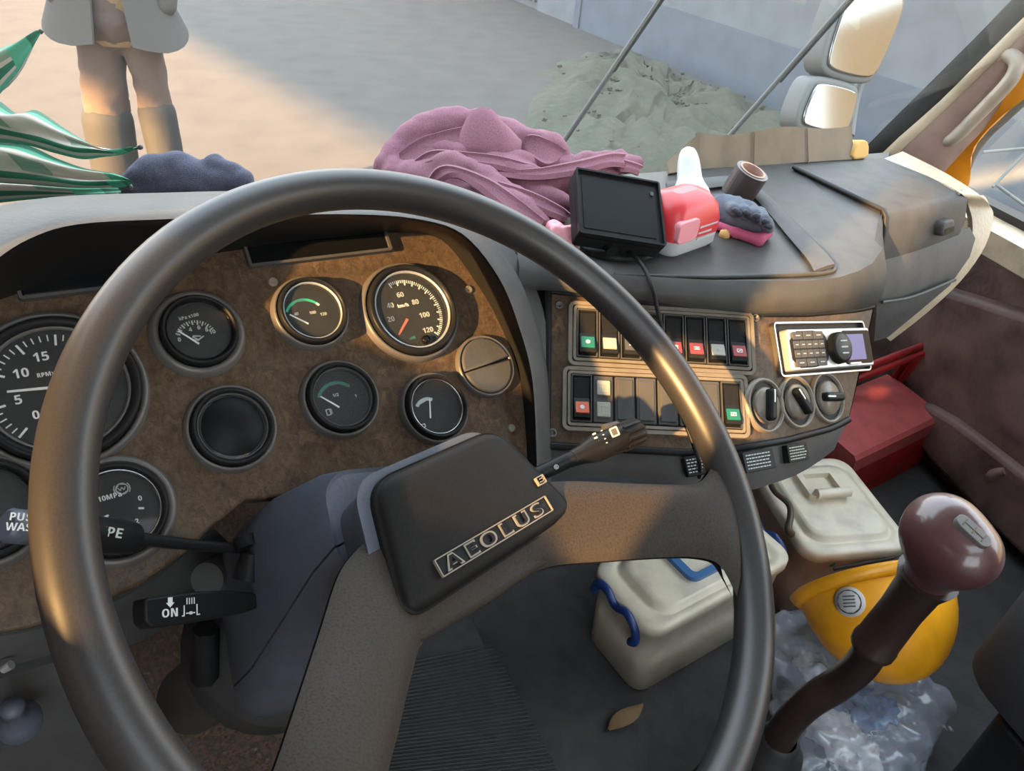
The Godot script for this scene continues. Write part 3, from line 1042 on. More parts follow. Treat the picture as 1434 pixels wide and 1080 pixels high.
func build_dashboard() -> void:
	var D := thing("dashboard", "truck dashboard with burl wood instrument panel, centre stack and grey top", "dashboard", Vector3(0.4, 1.45, -0.9))
	var st: SurfaceTool
	# --- cluster panel
	var CN := Vector3(0.284, 0.741, 0.609)
	var CO := Vector3(0.031, 1.664, -0.54)
	var CF := frame_n(CO, CN, on_plane(550, 327, CO, CN) - on_plane(330, 350, CO, CN))
	var poly := PackedVector2Array()
	for q in [[-90, 900], [40, 880], [120, 852], [200, 818], [262, 772], [300, 736], [345, 700], [470, 690], [640, 690], [742, 680], [745, 620], [742, 560], [727, 480], [700, 410], [660, 345], [620, 318], [540, 316], [300, 340], [100, 360], [-90, 400]]:
		poly.append(loc(CF, q[0], q[1]))
	st = mb()
	slab(st, poly, -0.02, 0.0, 0.003, CF)
	obj("instrument_panel", st, M.burl, D)
	# --- instruments
	var g0 := gauge(D, CF, "tachometer", 82, 548, 0.0525, 1.13, M.ring, M.ring)
	st = mb()
	marks(st, 0.033, 0.041, 229 - 6, 15 - 6, 30, 5, g0[1], 0.0008)
	obj("scale_marks", st, M.print, g0[0])
	dial_text(g0[0], CF, [["5", 25, 562], ["10", 29, 525], ["15", 57, 502], ["20", 98, 500], ["25", 126, 522], ["30", 136, 556]], 0.0065, M.print)
	text("RPMx100", 0.003, M.print, at(CF, loc(CF, 72, 525), 0.004), g0[0])
	text("0", 0.006, M.print, at(CF, loc(CF, 50, 583), 0.004), g0[0], "numeral")
	needle(g0[0], g0[1], CF, [84, 545], [10, 552], M.print, 0.002)
	g0 = gauge(D, CF, "oil_pressure_gauge", 277, 468, 0.0285, 1.28, M.ring, M.black_gloss)
	st = mb()
	marks(st, 0.0125, 0.016, 152, 28, 16, 2, at(CF, loc(CF, 275, 478)), 0.0006)
	obj("scale_marks", st, M.print_dim, g0[0])
	dial_text(g0[0], CF, [["0", 250, 478], ["4", 265, 464], ["6", 277, 461], ["8", 288, 464], ["10", 296, 467]], 0.0032, M.print_dim)
	text("kPa x100", 0.0026, M.print_dim, at(CF, loc(CF, 263, 446), 0.004, 0.1), g0[0])
	needle(g0[0], g0[1], CF, [277, 485], [248, 467], M.print, 0.0014)
	st = mb()
	for q in [[268, 474, 277, 478], [277, 478, 284, 473], [269, 473, 280, 473], [270, 478, 278, 479]]:
		bar2(st, loc(CF, q[0], q[1]), loc(CF, q[2], q[3]), 0.001, 0.0008, 0.0041, 0.0004, CF)
	obj("oil_can_symbol", st, M.print_dim, g0[0])
	g0 = gauge(D, CF, "blank_gauge_cover", 323, 601, 0.0305, 1.16, M.ring, M.plastic)
	st = mb()
	lathe(st, [[0.0245, 0.004], [0.024, 0.0085], [0.0225, 0.0098], [0.0, 0.0105]], 40, g0[1])
	obj("cover_disc", st, M.screen, g0[0])
	g0 = gauge(D, CF, "temperature_gauge", 434, 440, 0.0295, 1.14, M.ring, M.silver)
	st = mb()
	arc_bar(st, 0.0165, 0.0185, deg_to_rad(150), deg_to_rad(46), 0.0041, at(CF, loc(CF, 428, 449)))
	obj("green_band", st, M.green, g0[0])
	st = mb()
	arc_bar(st, 0.0165, 0.0185, deg_to_rad(46), deg_to_rad(36), 0.0041, at(CF, loc(CF, 428, 449)), 4)
	obj("pale_band", st, M.print, g0[0])
	dial_text(g0[0], CF, [["40", 413, 442], ["100", 436, 440], ["120", 451, 442]], 0.0026, M.print_dim)
	needle(g0[0], g0[1], CF, [429, 457], [403, 444], M.print, 0.0013)
	g0 = gauge(D, CF, "fuel_gauge", 475, 560, 0.0298, 1.16, M.ring, M.plastic)
	st = mb()
	arc_bar(st, 0.0165, 0.019, deg_to_rad(152), deg_to_rad(42), 0.0041, at(CF, loc(CF, 473, 566)))
	obj("green_band", st, M.green_dim, g0[0])
	dial_text(g0[0], CF, [["1/2", 468, 555], ["1", 496, 556]], 0.0026, M.print_dim)
	needle(g0[0], g0[1], CF, [472, 573], [446, 558], M.print, 0.0013)
	st = mb()
	var fp := loc(CF, 458, 579)
	rframe(st, 0.004, 0.0055, 0.0006, 0.0007, 0.0036, 0.0041, at(CF, fp))
	bar2(st, fp + Vector2(0.0028, 0.0025), fp + Vector2(0.0028, -0.002), 0.0006, 0.0006, 0.0041, 0.0004, CF)
	obj("pump_symbol", st, M.print_dim, g0[0])
	g0 = gauge(D, CF, "speedometer", 573, 438, 0.0435, 1.12, M.ring, M.silver)
	st = mb()
	marks(st, 0.0285, 0.0335, 108, -48, 44, 4, at(CF, loc(CF, 571, 442)), 0.0006)
	obj("scale_marks", st, M.print, g0[0])
	dial_text(g0[0], CF, [["20", 545, 449], ["40", 544, 430], ["60", 558, 415], ["80", 579, 425], ["100", 592, 443], ["120", 597, 464]], 0.0048, M.print_dim)
	text("km/h", 0.0032, M.print, at(CF, loc(CF, 562, 430), 0.004), g0[0])
	needle(g0[0], g0[1], CF, [567, 450], [555, 472], M.red_print, 0.0022)
	st = mb()
	lathe(st, [[0.0042, 0.0036], [0.0042, 0.011], [0.0035, 0.0125], [0.0, 0.0125]], 16, at(CF, loc(CF, 590, 481)))
	obj("reset_knob", st, M.black_gloss, g0[0])
	st = mb()
	bar2(st, loc(CF, 571, 477), loc(CF, 579, 474), 0.0016, 0.003, 0.0041, 0.0004, CF)
	obj("lamp_symbol", st, M.green_dim, g0[0])
	g0 = gauge(D, CF, "voltmeter", 606, 573, 0.0295, 1.14, M.ring, M.chrome)
	st = mb()
	arc_bar(st, 0.0115, 0.0145, deg_to_rad(140), deg_to_rad(58), 0.0041, at(CF, loc(CF, 599, 580)))
	obj("scale_band", st, M.print_dim, g0[0])
	needle(g0[0], g0[1], CF, [599, 588], [598, 562], M.print, 0.0012)
	st = mb()
	rframe(st, 0.005, 0.0035, 0.0005, 0.0007, 0.0036, 0.0041, at(CF, loc(CF, 590, 598)))
	obj("battery_symbol", st, M.print_dim, g0[0])
	g0 = gauge(D, CF, "air_pressure_gauge", 163, 716, 0.0325, 1.24, M.ring, M.chrome)
	dial_text(g0[0], CF, [["0", 195, 699], ["2", 191, 731], ["10MPa", 153, 697]], 0.0035, M.print)
	st = mb()
	bar2(st, loc(CF, 193, 713), loc(CF, 201, 713), 0.0014, 0.0014, 0.0041, 0.0004, CF)
	bar2(st, loc(CF, 143, 730), loc(CF, 151, 723), 0.004, 0.001, 0.0062, 0.0006, CF)
	obj("pointer", st, M.print, g0[0])
	st = mb()
	var bf := at(CF, loc(CF, 170, 686))
	arc_bar(st, 0.0036, 0.0043, 0, TAU, 0.0041, bf, 20)
	arc_bar(st, 0.0049, 0.0055, -0.7, 0.7, 0.0041, bf, 8)
	arc_bar(st, 0.0049, 0.0055, PI - 0.7, PI + 0.7, 0.0041, bf, 8)
	for k in 4:
		bar2(st, Vector2(-0.0024 + k * 0.0012, -0.0011 if k % 2 else 0.0011), Vector2(-0.0012 + k * 0.0012, 0.0011 if k % 2 else -0.0011), 0.0006, 0.0006, 0.0041, 0.0004, bf)
	obj("brake_symbol", st, M.print_dim, g0[0])
	gauge(D, CF, "second_air_gauge", -20, 716, 0.0325, 1.2, M.ring, M.black_gloss)
	# --- round air vent
	var vf := at(CF, loc(CF, 678, 514))
	st = mb()
	lathe(st, [[0.031, 0.0], [0.0305, 0.005], [0.029, 0.0065], [0.0275, 0.004]], 40, vf)
	var vent := obj("air_vent", st, M.ring, D)
	for s in [0, 1]:
		var hp := PackedVector2Array()
		for k in 19:
			var a: float = PI * k / 18.0 + PI * s
			hp.append(Vector2(cos(a), sin(a)) * 0.0265)
		hp = PackedVector2Array(Array(hp).map(func(v): return Vector2(v.x, v.y + (0.0008 if s == 0 else -0.0008))))
		st = mb()
		slab(st, hp, 0.001, 0.0075, 0.002, at(CF, loc(CF, 678, 514), 0, 0.08))
		obj("vent_flap", st, M.plastic, vent)
	# --- warning light strips under the hood
	for q in [[448, 349, 0.128, 0.016], [110, 392, 0.075, 0.018]]:
		var f := at(CF, loc(CF, q[0], q[1]))
		st = mb()
		rslab(st, q[2], q[3], 0.002, 0.0, 0.004, 0.001, f)
		var strip := obj("warning_light_strip", st, M.black_gloss, D)
		st = mb()
		rframe(st, q[2] + 0.006, q[3] + 0.006, 0.003, 0.0025, 0.0, 0.006, f)
		obj("strip_frame", st, M.plastic, strip)
	for q in [[656, 406], [716, 600], [300, 500], [382, 395]]:
		st = mb()
		lathe(st, [[0.0042, 0.0], [0.004, 0.0016], [0.0028, 0.002], [0.0012, 0.0012], [0.0, 0.0012]], 14, at(CF, loc(CF, q[0], q[1])))
		obj("screw", st, M.bronze, D)
	# --- hood: outer skin, lip and inner skin
	var outer := [[-110, 300, 0.58], [-20, 290, 0.60], [40, 286, 0.62], [110, 283, 0.64], [230, 279, 0.68], [350, 276, 0.72], [480, 282, 0.78], [580, 292, 0.80], [650, 312, 0.81], [715, 372, 0.81], [748, 440, 0.80], [768, 530, 0.79], [772, 660, 0.77]]
	var lip := [[-110, 440, 0.44], [-20, 374, 0.465], [40, 335, 0.485], [110, 314, 0.505], [230, 307, 0.54], [350, 303, 0.575], [480, 300, 0.615], [580, 306, 0.65], [648, 328, 0.68], [698, 388, 0.705], [726, 455, 0.72], [746, 535, 0.725], [752, 660, 0.715]]
	var inner := [[-110, 470], [0, 420], [60, 402], [110, 388], [230, 366], [350, 348], [480, 333], [560, 326], [618, 336], [664, 392], [698, 450], [728, 530], [740, 660]]
	var po := []
	var pl := []
	var pi := []
	for k in outer.size():
		po.append(W(outer[k][0], outer[k][1], outer[k][2]))
		pl.append(W(lip[k][0], lip[k][1], lip[k][2]))
		pi.append(on_plane(inner[k][0], inner[k][1], CO, CN))
	var so := spline(po, 5)
	var sl := spline(pl, 5)
	var si := spline(pi, 5)
	var rows := []
	for t in [0.0, 0.35, 0.7, 0.9, 0.97]:
		var row := PackedVector3Array()
		for k in so.size():
			row.append(so[k].lerp(sl[k], t) + Vector3(0, 0.012, 0.0) * sin(t * PI) + (Vector3(0, 0.001, 0) if t > 0.8 else Vector3.ZERO))
		rows.append(row)
	rows.append(sl)
	for t in [0.04, 0.12, 0.4, 0.75, 1.0]:
		var row := PackedVector3Array()
		for k in so.size():
			row.append(sl[k].lerp(si[k], t) + Vector3(0, -0.0015, 0) * (1 - t))
		rows.append(row)
	st = mb()
	grid(st, rows.slice(0, 6), false, 0)
	var hood := obj("hood", st, M.plastic, D)
	st = mb()
	grid(st, rows.slice(5), false, 0)
	obj("hood_lining", st, M.black, hood)
	# --- top behind the hood, down to the glass
	rows = []
	var far := PackedVector3Array()
	for k in so.size():
		far.append(Vector3(lerpf(-0.6, 0.30, clampf(k / 42.0, 0, 1)), 1.40, -1.24))
	for t in [0.0, 0.06, 0.2, 0.5, 1.0]:
		var row := PackedVector3Array()
		for k in mini(44, so.size()):
			var q := so[k].lerp(far[k], t)
			q.y -= 0.012 * minf(1, t * 20) * (1 - t)
			row.append(q)
		rows.append(row)
	st = mb()
	grid(st, rows, false, 0)
	obj("top_behind_hood", st, M.plastic, D)
	# --- centre: top with rounded brow
	var cols := [720, 745, 770, 810, 850, 900, 950, 1000, 1050, 1095, 1130, 1165, 1192, 1212, 1226]
	var yb := [[720, 352], [770, 378], [850, 386], [1000, 392], [1130, 390], [1180, 383], [1212, 362], [1226, 338]]
	var yd := [[720, 405], [770, 407], [850, 416], [950, 429], [1050, 440], [1130, 440], [1200, 434], [1226, 428]]
	rows = [PackedVector3Array(), PackedVector3Array(), PackedVector3Array(), PackedVector3Array(), PackedVector3Array(), PackedVector3Array(), PackedVector3Array()]
	for x in cols:
		var b := on_y(x, lut(yb, x), TOP)
		var d := S(x, lut(yd, x), 0.004)
		var bx2 := lerpf(700, 1110, (x - 720) / 506.0)
		var back := on_y(bx2, lut([[700, 268], [790, 254], [900, 242], [1000, 236], [1110, 228]], bx2), TOP)
		rows[0].append(Vector3(back.x, 1.42, -1.24))
		rows[1].append(back)
		rows[2].append(b)
		rows[3].append(b.lerp(d, 0.18) + Vector3(0, 0.010, 0.008))
		rows[4].append(b.lerp(d, 0.45) + Vector3(0, 0.009, 0.016))
		rows[5].append(b.lerp(d, 0.75) + Vector3(0, 0.003, 0.014))
		rows[6].append(d)
	st = mb()
	grid(st, rows.slice(0, 4), false, 0)
	obj("centre_top", st, M.plastic, D)
	st = mb()
	grid(st, rows.slice(3), false, 0)
	obj("centre_brow", st, M.plastic, D)
	var brow_end := PackedVector3Array()
	for k in range(2, 7):
		brow_end.append(rows[k][rows[k].size() - 1])
	# tray walls sunk in the top
	st = mb()
	var tp := []
	for q in [[932, 258, 932, 270], [985, 253, 985, 267], [1014, 250, 1012, 264], [1048, 254, 1040, 266], [1060, 263, 1050, 273], [1090, 293, 1076, 300], [1125, 328, 1104, 335], [1155, 358, 1130, 366], [1168, 374, 1140, 384]]:
		tp.append([on_y(q[0], q[1], TOP + 0.006), on_y(q[2], q[3], TOP + 0.001)])
	sheet(st, ribbon_rows(tp, 3, 0.001, 3), 0.004)
	obj("tray_edge", st, M.plastic, D)
	st = mb()
	tube(st, spline([on_y(1140, 384, TOP + 0.002), on_y(1165, 380, TOP + 0.002), on_y(1168, 372, TOP + 0.002), on_y(1150, 350, TOP + 0.004), on_y(1060, 262, TOP + 0.004)], 5), [0.0025], 6)
	tube(st, spline([on_y(1140, 384, TOP + 0.002), on_y(1000, 388, TOP + 0.002), on_y(860, 385, TOP + 0.002)], 5), [0.0025], 6)
	obj("tray_rim", st, M.plastic, D)
	# --- wood face of the centre stack
	rows = []
	for v in 7:
		var row := PackedVector3Array()
		for k in 31:
			var u := k / 30.0
			var xt := lerpf(768, 1223, u)
			var xb := lerpf(766, 1188, u)
			var yt := lut([[768, 408], [850, 417], [950, 430], [1050, 441], [1130, 441], [1200, 435], [1223, 430]], xt)
			var ybm := lut([[766, 624], [960, 634], [1034, 628], [1100, 617], [1165, 600], [1188, 588]], xb)
			row.append(S(lerpf(xt, xb, v / 6.0), lerpf(yt, ybm, v / 6.0)))
		rows.append(row)
	st = mb()
	sheet(st, rows, 0.012)
	var stack := obj("centre_panel", st, M.burl, D)
	st = mb()
	var ed := PackedVector3Array()
	for v in 7:
		ed.append(rows[v][0])
	tube(st, ed, [0.004], 8)
	tube(st, rows[6], [0.004], 8)
	tube(st, rows[0], [0.003], 8)
	obj("panel_edging", st, M.black, stack)
	# --- skirt below the wood and the body to its left
	rows = []
	for v in 6:
		var t := v / 5.0
		var row := PackedVector3Array()
		for k in 25:
			var u := k / 24.0
			var x0 := lerpf(738, 1188, u)
			var x1 := lerpf(740, 1168, u)
			var y0 := lut([[738, 622], [766, 626], [960, 636], [1034, 630], [1100, 619], [1165, 602], [1188, 588]], x0)
			var y1 := lut([[740, 668], [900, 670], [985, 684], [1050, 688], [1110, 668], [1140, 652], [1168, 630]], x1)
			row.append(S(lerpf(x0, x1, t), lerpf(y0, y1, t), -0.004 - 0.012 * t * t))
		rows.append(row)
	var under := PackedVector3Array()
	for p in rows[5]:
		under.append(p + Vector3(0, -0.02, -0.5))
	st = mb()
	grid(st, rows, false, 0)
	obj("lower_skirt", st, M.plastic, D)
	st = mb()
	grid(st, [rows[5], under], false, 0)
	obj("underside", st, M.black, D)
	# pillar between the cluster and the stack
	st = mb()
	var pp := []
	for q in [[660, 318, 700, 325], [705, 375, 742, 385], [735, 450, 765, 455], [750, 535, 770, 540], [754, 640, 772, 640], [754, 700, 772, 700]]:
		pp.append([W(q[0], q[1], 0.735), S(q[2], q[3], 0.002)])
	sheet(st, ribbon_rows(pp, 6, 0.012, 4), 0.004)
	obj("divider", st, M.plastic, D)
	# --- switch rows
	var SF := frame(S(807, 430, 0.004), S(1047, 447, 0.004), S(805, 503, 0.004))
	SF.basis = Basis(SF.basis.x, -SF.basis.y, -SF.basis.z) if SF.basis.z.dot(CP - SF.origin) < 0 else SF.basis
	var rowdef := [[[807, 431], [1047, 449], [806, 503], [1045, 514], ["green", "white", "black", "black", "red", "red", "white", "red"]], [[801, 524], [1040, 536], [796, 592], [1035, 603], ["orange", "pair", "blank", "blank", "blank", "blank", "blank", "tall_green"]]]
	for rd in rowdef:
		var tl := loc(SF, rd[0][0], rd[0][1])
		var tr := loc(SF, rd[1][0], rd[1][1])
		var bl := loc(SF, rd[2][0], rd[2][1])
		var br := loc(SF, rd[3][0], rd[3][1])
		var c := (tl + tr + bl + br) / 4
		var wx := ((tr - tl).length() + (br - bl).length()) / 2
		var hy := ((tl - bl).length() + (tr - br).length()) / 2
		var ang := (tr - tl + br - bl).angle()
		var f := at(SF, c, 0, ang)
		st = mb()
		rframe(st, wx + 0.016, hy + 0.016, 0.007, 0.004, -0.004, 0.002, f)
		rframe(st, wx + 0.006, hy + 0.006, 0.004, 0.003, -0.004, 0.003, f)
		var bank := obj("switch_bank", st, M.bronze, stack)
		st = mb()
		rslab(st, wx, hy, 0.002, -0.004, 0.0005, 0.0, f)
		obj("backing", st, M.black, bank)
		var n: int = rd[4].size()
		var sw := wx / n
		for k in n:
			var kind: String = rd[4][k]
			var sf := at(f, Vector2(-wx / 2 + sw * (k + 0.5), 0), 0)
			if kind == "blank":
				st = mb()
				rslab(st, sw * 0.9, hy * 0.94, 0.001, 0.0, 0.0035, 0.0008, sf)
				rslab(st, sw * 0.72, hy * 0.82, 0.001, 0.003, 0.0048, 0.0008, sf)
				obj("switch_blank", st, M.plastic, stack)
				continue
			if kind == "pair":
				st = mb()
				rslab(st, sw * 0.9, hy * 0.94, 0.001, 0.0, 0.003, 0.0008, sf)
				var pr := obj("indicator_pair", st, M.plastic, stack)
				for s in [-1, 1]:
					var bf2 := at(sf, Vector2(0, hy * 0.22 * s), 0.003)
					st = mb()
					rslab(st, sw * 0.62, hy * 0.3, 0.001, 0.0, 0.0025, 0.0008, bf2)
					var ind := obj("indicator_lens", st, M.white_key, pr)
					st = mb()
					rframe(st, sw * 0.36, hy * 0.16, 0.0008, 0.0005, 0.0022, 0.0028, bf2)
					bar2(st, Vector2(-sw * 0.06, hy * 0.08), Vector2(-sw * 0.06, -hy * 0.08), 0.0005, 0.0005, 0.0028, 0.0004, bf2)
					obj("symbol", st, M.print_dim, ind)
				continue
			# rocker: frame, tilted key, coloured lens
			st = mb()
			rframe(st, sw * 0.94, hy * 0.96, 0.001, 0.0012, 0.0, 0.004, sf)
			var rk := obj("rocker_switch", st, M.plastic, stack)
			var prof := [[0.44, 0.002], [0.40, 0.0032], [0.0, 0.0028], [-0.08, 0.0045], [-0.34, 0.0085], [-0.40, 0.0075], [-0.42, 0.002]]
			var ra := []
			for q in prof:
				ra.append(PackedVector3Array([sf * Vector3(-sw * 0.36, q[0] * hy, q[1]), sf * Vector3(sw * 0.36, q[0] * hy, q[1])]))
			st = mb()
			grid(st, ra, false, -1)
			for s in [-1, 1]:
				var sd := PackedVector3Array()
				for q in prof:
					sd.append(sf * Vector3(sw * 0.36 * s, q[0] * hy, q[1]))
				fan(st, sd, s > 0)
			obj("key", st, M.black, rk)
			var lm: Material = {"green": M.green_dim, "white": M.white_key, "red": M.red_key, "orange": M.orange_key, "black": M.plastic, "tall_green": M.green_dim}[kind]
			var l0 := sf * Vector3(0, -0.09 * hy, 0.0047)
			var l1 := sf * Vector3(0, -0.33 * hy, 0.0085)
			var lf := frame((l0 + l1) / 2, (l0 + l1) / 2 + sf.basis.x, l0)
			st = mb()
			rslab(st, sw * 0.62, (l0 - l1).length(), 0.0008, -0.001, 0.0012, 0.0005, lf)
			var ln := obj("key_lens", st, lm, rk)
			st = mb()
			match k % 3:
				0:
					arc_bar(st, 0.0016, 0.0023, 0, TAU, 0.0016, lf, 14)
					bar2(st, Vector2(-0.0006, 0), Vector2(0.0014, 0), 0.0007, 0.0007, 0.0016, 0.0004, lf)
				1:
					rframe(st, 0.006, 0.0042, 0.0006, 0.0006, 0.001, 0.0016, lf)
					bar2(st, Vector2(-0.002, -0.001), Vector2(0.002, 0.001), 0.0006, 0.0006, 0.0016, 0.0004, lf)
				2:
					bar2(st, Vector2(-0.003, 0.0012), Vector2(0.003, 0.0012), 0.0007, 0.0007, 0.0016, 0.0004, lf)
					bar2(st, Vector2(-0.003, -0.0012), Vector2(0.003, -0.0012), 0.0007, 0.0007, 0.0016, 0.0004, lf)
					bar2(st, Vector2(0, -0.002), Vector2(0, 0.002), 0.0007, 0.0007, 0.0016, 0.0004, lf)
			obj("symbol", st, M.print_dim if kind == "white" else M.print, ln)
	for q in [[783, 428], [773, 607], [1057, 446]]:
		var f := frame_n(S(q[0], q[1], 0.0), SF.basis.z, SF.basis.x)
		st = mb()
		lathe(st, [[0.0045, 0.0], [0.0045, 0.003], [0.003, 0.0035], [0.0025, 0.0015], [0.0, 0.0015]], 14, f)
		obj("screw", st, M.ring, stack)
	# --- heater knobs
	var RF := frame(S(1085, 453, 0.003), S(1212, 450, 0.003), S(1076, 529, 0.003))
	if RF.basis.z.dot(CP - RF.origin) < 0:
		RF.basis = Basis(RF.basis.x, -RF.basis.y, -RF.basis.z)
	for q in [[1071, 568, -0.25], [1115, 563, 0.6], [1158, 557, 1.5]]:
		var f := frame_n(S(q[0], q[1], 0.002), RF.basis.z, RF.basis.x)
		st = mb()
		lathe(st, [[0.030, -0.002], [0.029, 0.003], [0.0265, 0.0035], [0.0255, -0.001], [0.024, -0.006]], 36, f)
		var kn := obj("heater_dial", st, M.bronze, stack)
		st = mb()
		disc(st, 0.0265, 0.0, f)
		obj("recess", st, M.black, kn)
		st = mb()
		lathe(st, [[0.020, -0.004], [0.0195, 0.003], [0.018, 0.005], [0.0, 0.0055]], 32, f)
		obj("knob", st, M.bronze, kn)
		st = mb()
		rslab(st, 0.010, 0.034, 0.004, 0.004, 0.013, 0.003, f * Transform3D(Basis(Vector3(0, 0, 1), q[2]), Vector3.ZERO))
		obj("grip", st, M.black, kn)
		st = mb()
		rslab(st, 0.002, 0.014, 0.0008, 0.0125, 0.0134, 0.0003, f * Transform3D(Basis(Vector3(0, 0, 1), q[2]), Vector3.ZERO) * Transform3D(Basis(), Vector3(0, 0.009, 0)))
		obj("pointer_line", st, M.print, kn)
	# --- text plates on the skirt
	for q in [[974, 652, 0.022, 0.02], [1062, 645, 0.042, 0.021], [1116, 634, 0.036, 0.019]]:
		var f := frame(S(q[0], q[1], 0.004), S(q[0] + 20, q[1] - 3.5, 0.004), S(q[0] - 1, q[1] - 20, 0.004))
		st = mb()
		rslab(st, q[2], q[3], 0.002, -0.006, 0.002, 0.0006, f)
		var pt := obj("notice_plate", st, M.black, D)
		st = mb()
		for k in 5:
			var lx: float = q[2] * 0.42
			var x := -lx
			while x < lx - 0.004:
				var l := rng.randf_range(0.0015, 0.004)
				bar2(st, Vector2(x, q[3] * (0.32 - 0.16 * k)), Vector2(x + l, q[3] * (0.32 - 0.16 * k)), 0.0012, 0.0012, 0.0024, 0.0004, f)
				x += l + 0.0012
		obj("print_lines", st, M.print_dim, pt)
	build_radio(RF)
	# --- passenger side: glove box
	var a := on_y(1111, 238, TOP)
	var b := on_y(1236, 225, TOP)
	var c := on_y(1346, 270, TOP)
	var d := on_y(1236, 299, TOP)
	var dn := Vector3(0, -0.075, 0.012)
	st = mb()
	var gr := []
	for q in [[a, b], [a.lerp(d, 0.5), b.lerp(c, 0.5)], [d, c], [d + Vector3(0, -0.006, 0.008), c + Vector3(0.004, -0.006, 0.008)], [d + Vector3(0, -0.02, 0.014), c + Vector3(0.008, -0.02, 0.012)], [d + dn * 0.6 + Vector3(0, 0, 0.014), c + dn * 0.6 + Vector3(0.012, 0, 0.01)], [d + dn + Vector3(0, 0, 0.012), c + dn + Vector3(0.01, 0, 0.006)]]:
		var row := PackedVector3Array()
		for k in 9:
			row.append(q[0].lerp(q[1], k / 8.0) + Vector3(0, 0.004, 0))
		gr.append(row)
	sheet(st, gr, 0.008)
	var lid := obj("glove_box_lid", st, M.plastic, D)
	st = mb()
	var seam := PackedVector3Array()
	for r in gr:
		seam.append(r[0] + Vector3(-0.002, 0.001, 0.001))
	tube(st, seam, [0.0035], 6)
	obj("seam", st, M.rubber, lid)
	st = mb()
	var lid_end := PackedVector3Array()
	for k in range(2, 7):
		lid_end.append(gr[k][0] + Vector3(-0.001, -0.002, -0.004))
	grid(st, [brow_end, lid_end], false, 0)
	obj("lid_jamb", st, M.plastic, D)
	st = mb()
	var kf := frame(gr[5][5], gr[5][6], gr[4][5])
	rslab(st, 0.032, 0.022, 0.008, 0.0, 0.012, 0.004, at(kf, Vector2(0.012, 0.006)))
	var pull := obj("pull", st, M.plastic, lid)
	st = mb()
	rslab(st, 0.024, 0.008, 0.003, 0.010, 0.0128, 0.0, at(kf, Vector2(0.014, 0.002)))
	obj("finger_slot", st, M.black, pull)
	# top around the lid, to the glass
	st = mb()
	var e0 := PackedVector3Array([Vector3(0.72, 1.42, -1.24), Vector3(0.95, 1.42, -1.24), Vector3(1.25, 1.42, -1.2)])
	var e1 := PackedVector3Array([on_y(1110, 228, TOP - 0.001), on_y(1200, 217, TOP - 0.001), on_y(1246, 213, TOP - 0.001)])
	var e2 := PackedVector3Array([on_y(1100, 246, TOP - 0.001), on_y(1105, 236, TOP - 0.001), on_y(1244, 222, TOP - 0.001)])
	grid(st, [e0, e1, e2], false, 0)
	var e3 := PackedVector3Array([on_y(1100, 246, TOP - 0.002), on_y(1180, 300, TOP - 0.002), on_y(1226, 338, TOP - 0.002)])
	var e4 := PackedVector3Array([a, a.lerp(d, 0.6), d])
	grid(st, [e3, e4], false, 0)
	obj("passenger_top", st, M.plastic, D)
	# body below the lid, following the front face and curling under
	var fn := (c - d).cross(dn).normalized()
	var fo := d + Vector3(0, -0.03, 0.013)
	var dc := (c + dn + Vector3(0.01, 0, 0.006) - CP).dot(-CB.z)
	var dl := (d + dn + Vector3(0, 0, 0.012) - CP).dot(-CB.z)
	st = mb()
	rows = []
	var bodyp := [[[1230, 352], [1290, 340], [1358, 318], 0.004], [[1230, 372], [1292, 360], [1366, 334], 0.0], [[1229, 400], [1290, 390], [1358, 360], 0.008], [[1228, 432], [1272, 424], [1330, 400], 0.022], [[1226, 456], [1252, 450], [1290, 434], 0.05], [[1224, 478], [1232, 476], [1244, 472], 0.1]]
	for q in bodyp:
		var row := []
		for k in 3:
			row.append(W(q[k][0], q[k][1], lerpf(dl, dc, (q[k][0] - 1232.0) / 116.0) - 0.006 + q[3]))
		rows.append(spline(row, 5))
	grid(st, rows, false, 0)
	var pb := obj("passenger_body", st, M.plastic, D)
	st = mb()
	var ln2 := PackedVector3Array()
	for w in rows[3]:
		ln2.append(w + Vector3(0, 0.012, 0.004))
	tube(st, ln2, [0.0025], 6)
	obj("body_crease", st, M.plastic, pb)
	st = mb()
	var w0 := on_plane(1340, 352, fo, fn)
	rslab(st, 0.010, 0.034, 0.004, -0.004, 0.003, 0.001, frame_n(w0 + (CP - w0) * 0.004, CP - w0, CB * Vector3(1, 0.45, 0)))
	obj("side_slot", st, M.black, pb)
	st = mb()
	grid(st, [PackedVector3Array([S(1224, 432), S(1205, 520), S(1188, 590)]), PackedVector3Array([d + Vector3(0, -0.02, -0.1), d + Vector3(0, -0.12, -0.14), d + Vector3(0, -0.2, -0.2)])], false, 0)
	obj("stack_side", st, M.black, D)
	# pale end cap against the door
	st = mb()
	var ep := []
	for q in [[1236, 223, 1264, 212], [1300, 247, 1320, 240], [1346, 271, 1368, 270]]:
		ep.append([on_y(q[0], q[1], TOP + 0.004), on_y(q[2], q[3], TOP - 0.002)])
	for q in [[1356, 288, 1386, 288, 0.012, 0.024], [1362, 312, 1391, 306, 0.014, 0.026], [1358, 345, 1379, 346, 0.018, 0.03], [1331, 388, 1346, 393, 0.034, 0.045], [1287, 432, 1297, 439, 0.06, 0.07], [1240, 472, 1247, 478, 0.10, 0.105]]:
		ep.append([W(q[0], q[1], dc + q[4]), W(q[2], q[3], dc + q[5])])
	sheet(st, ribbon_rows(ep, 6, 0.0, 4), 0.008)
	obj("end_cap", st, M.beige, D)
	# --- knee panel left of the column
	st = mb()
	rows = []
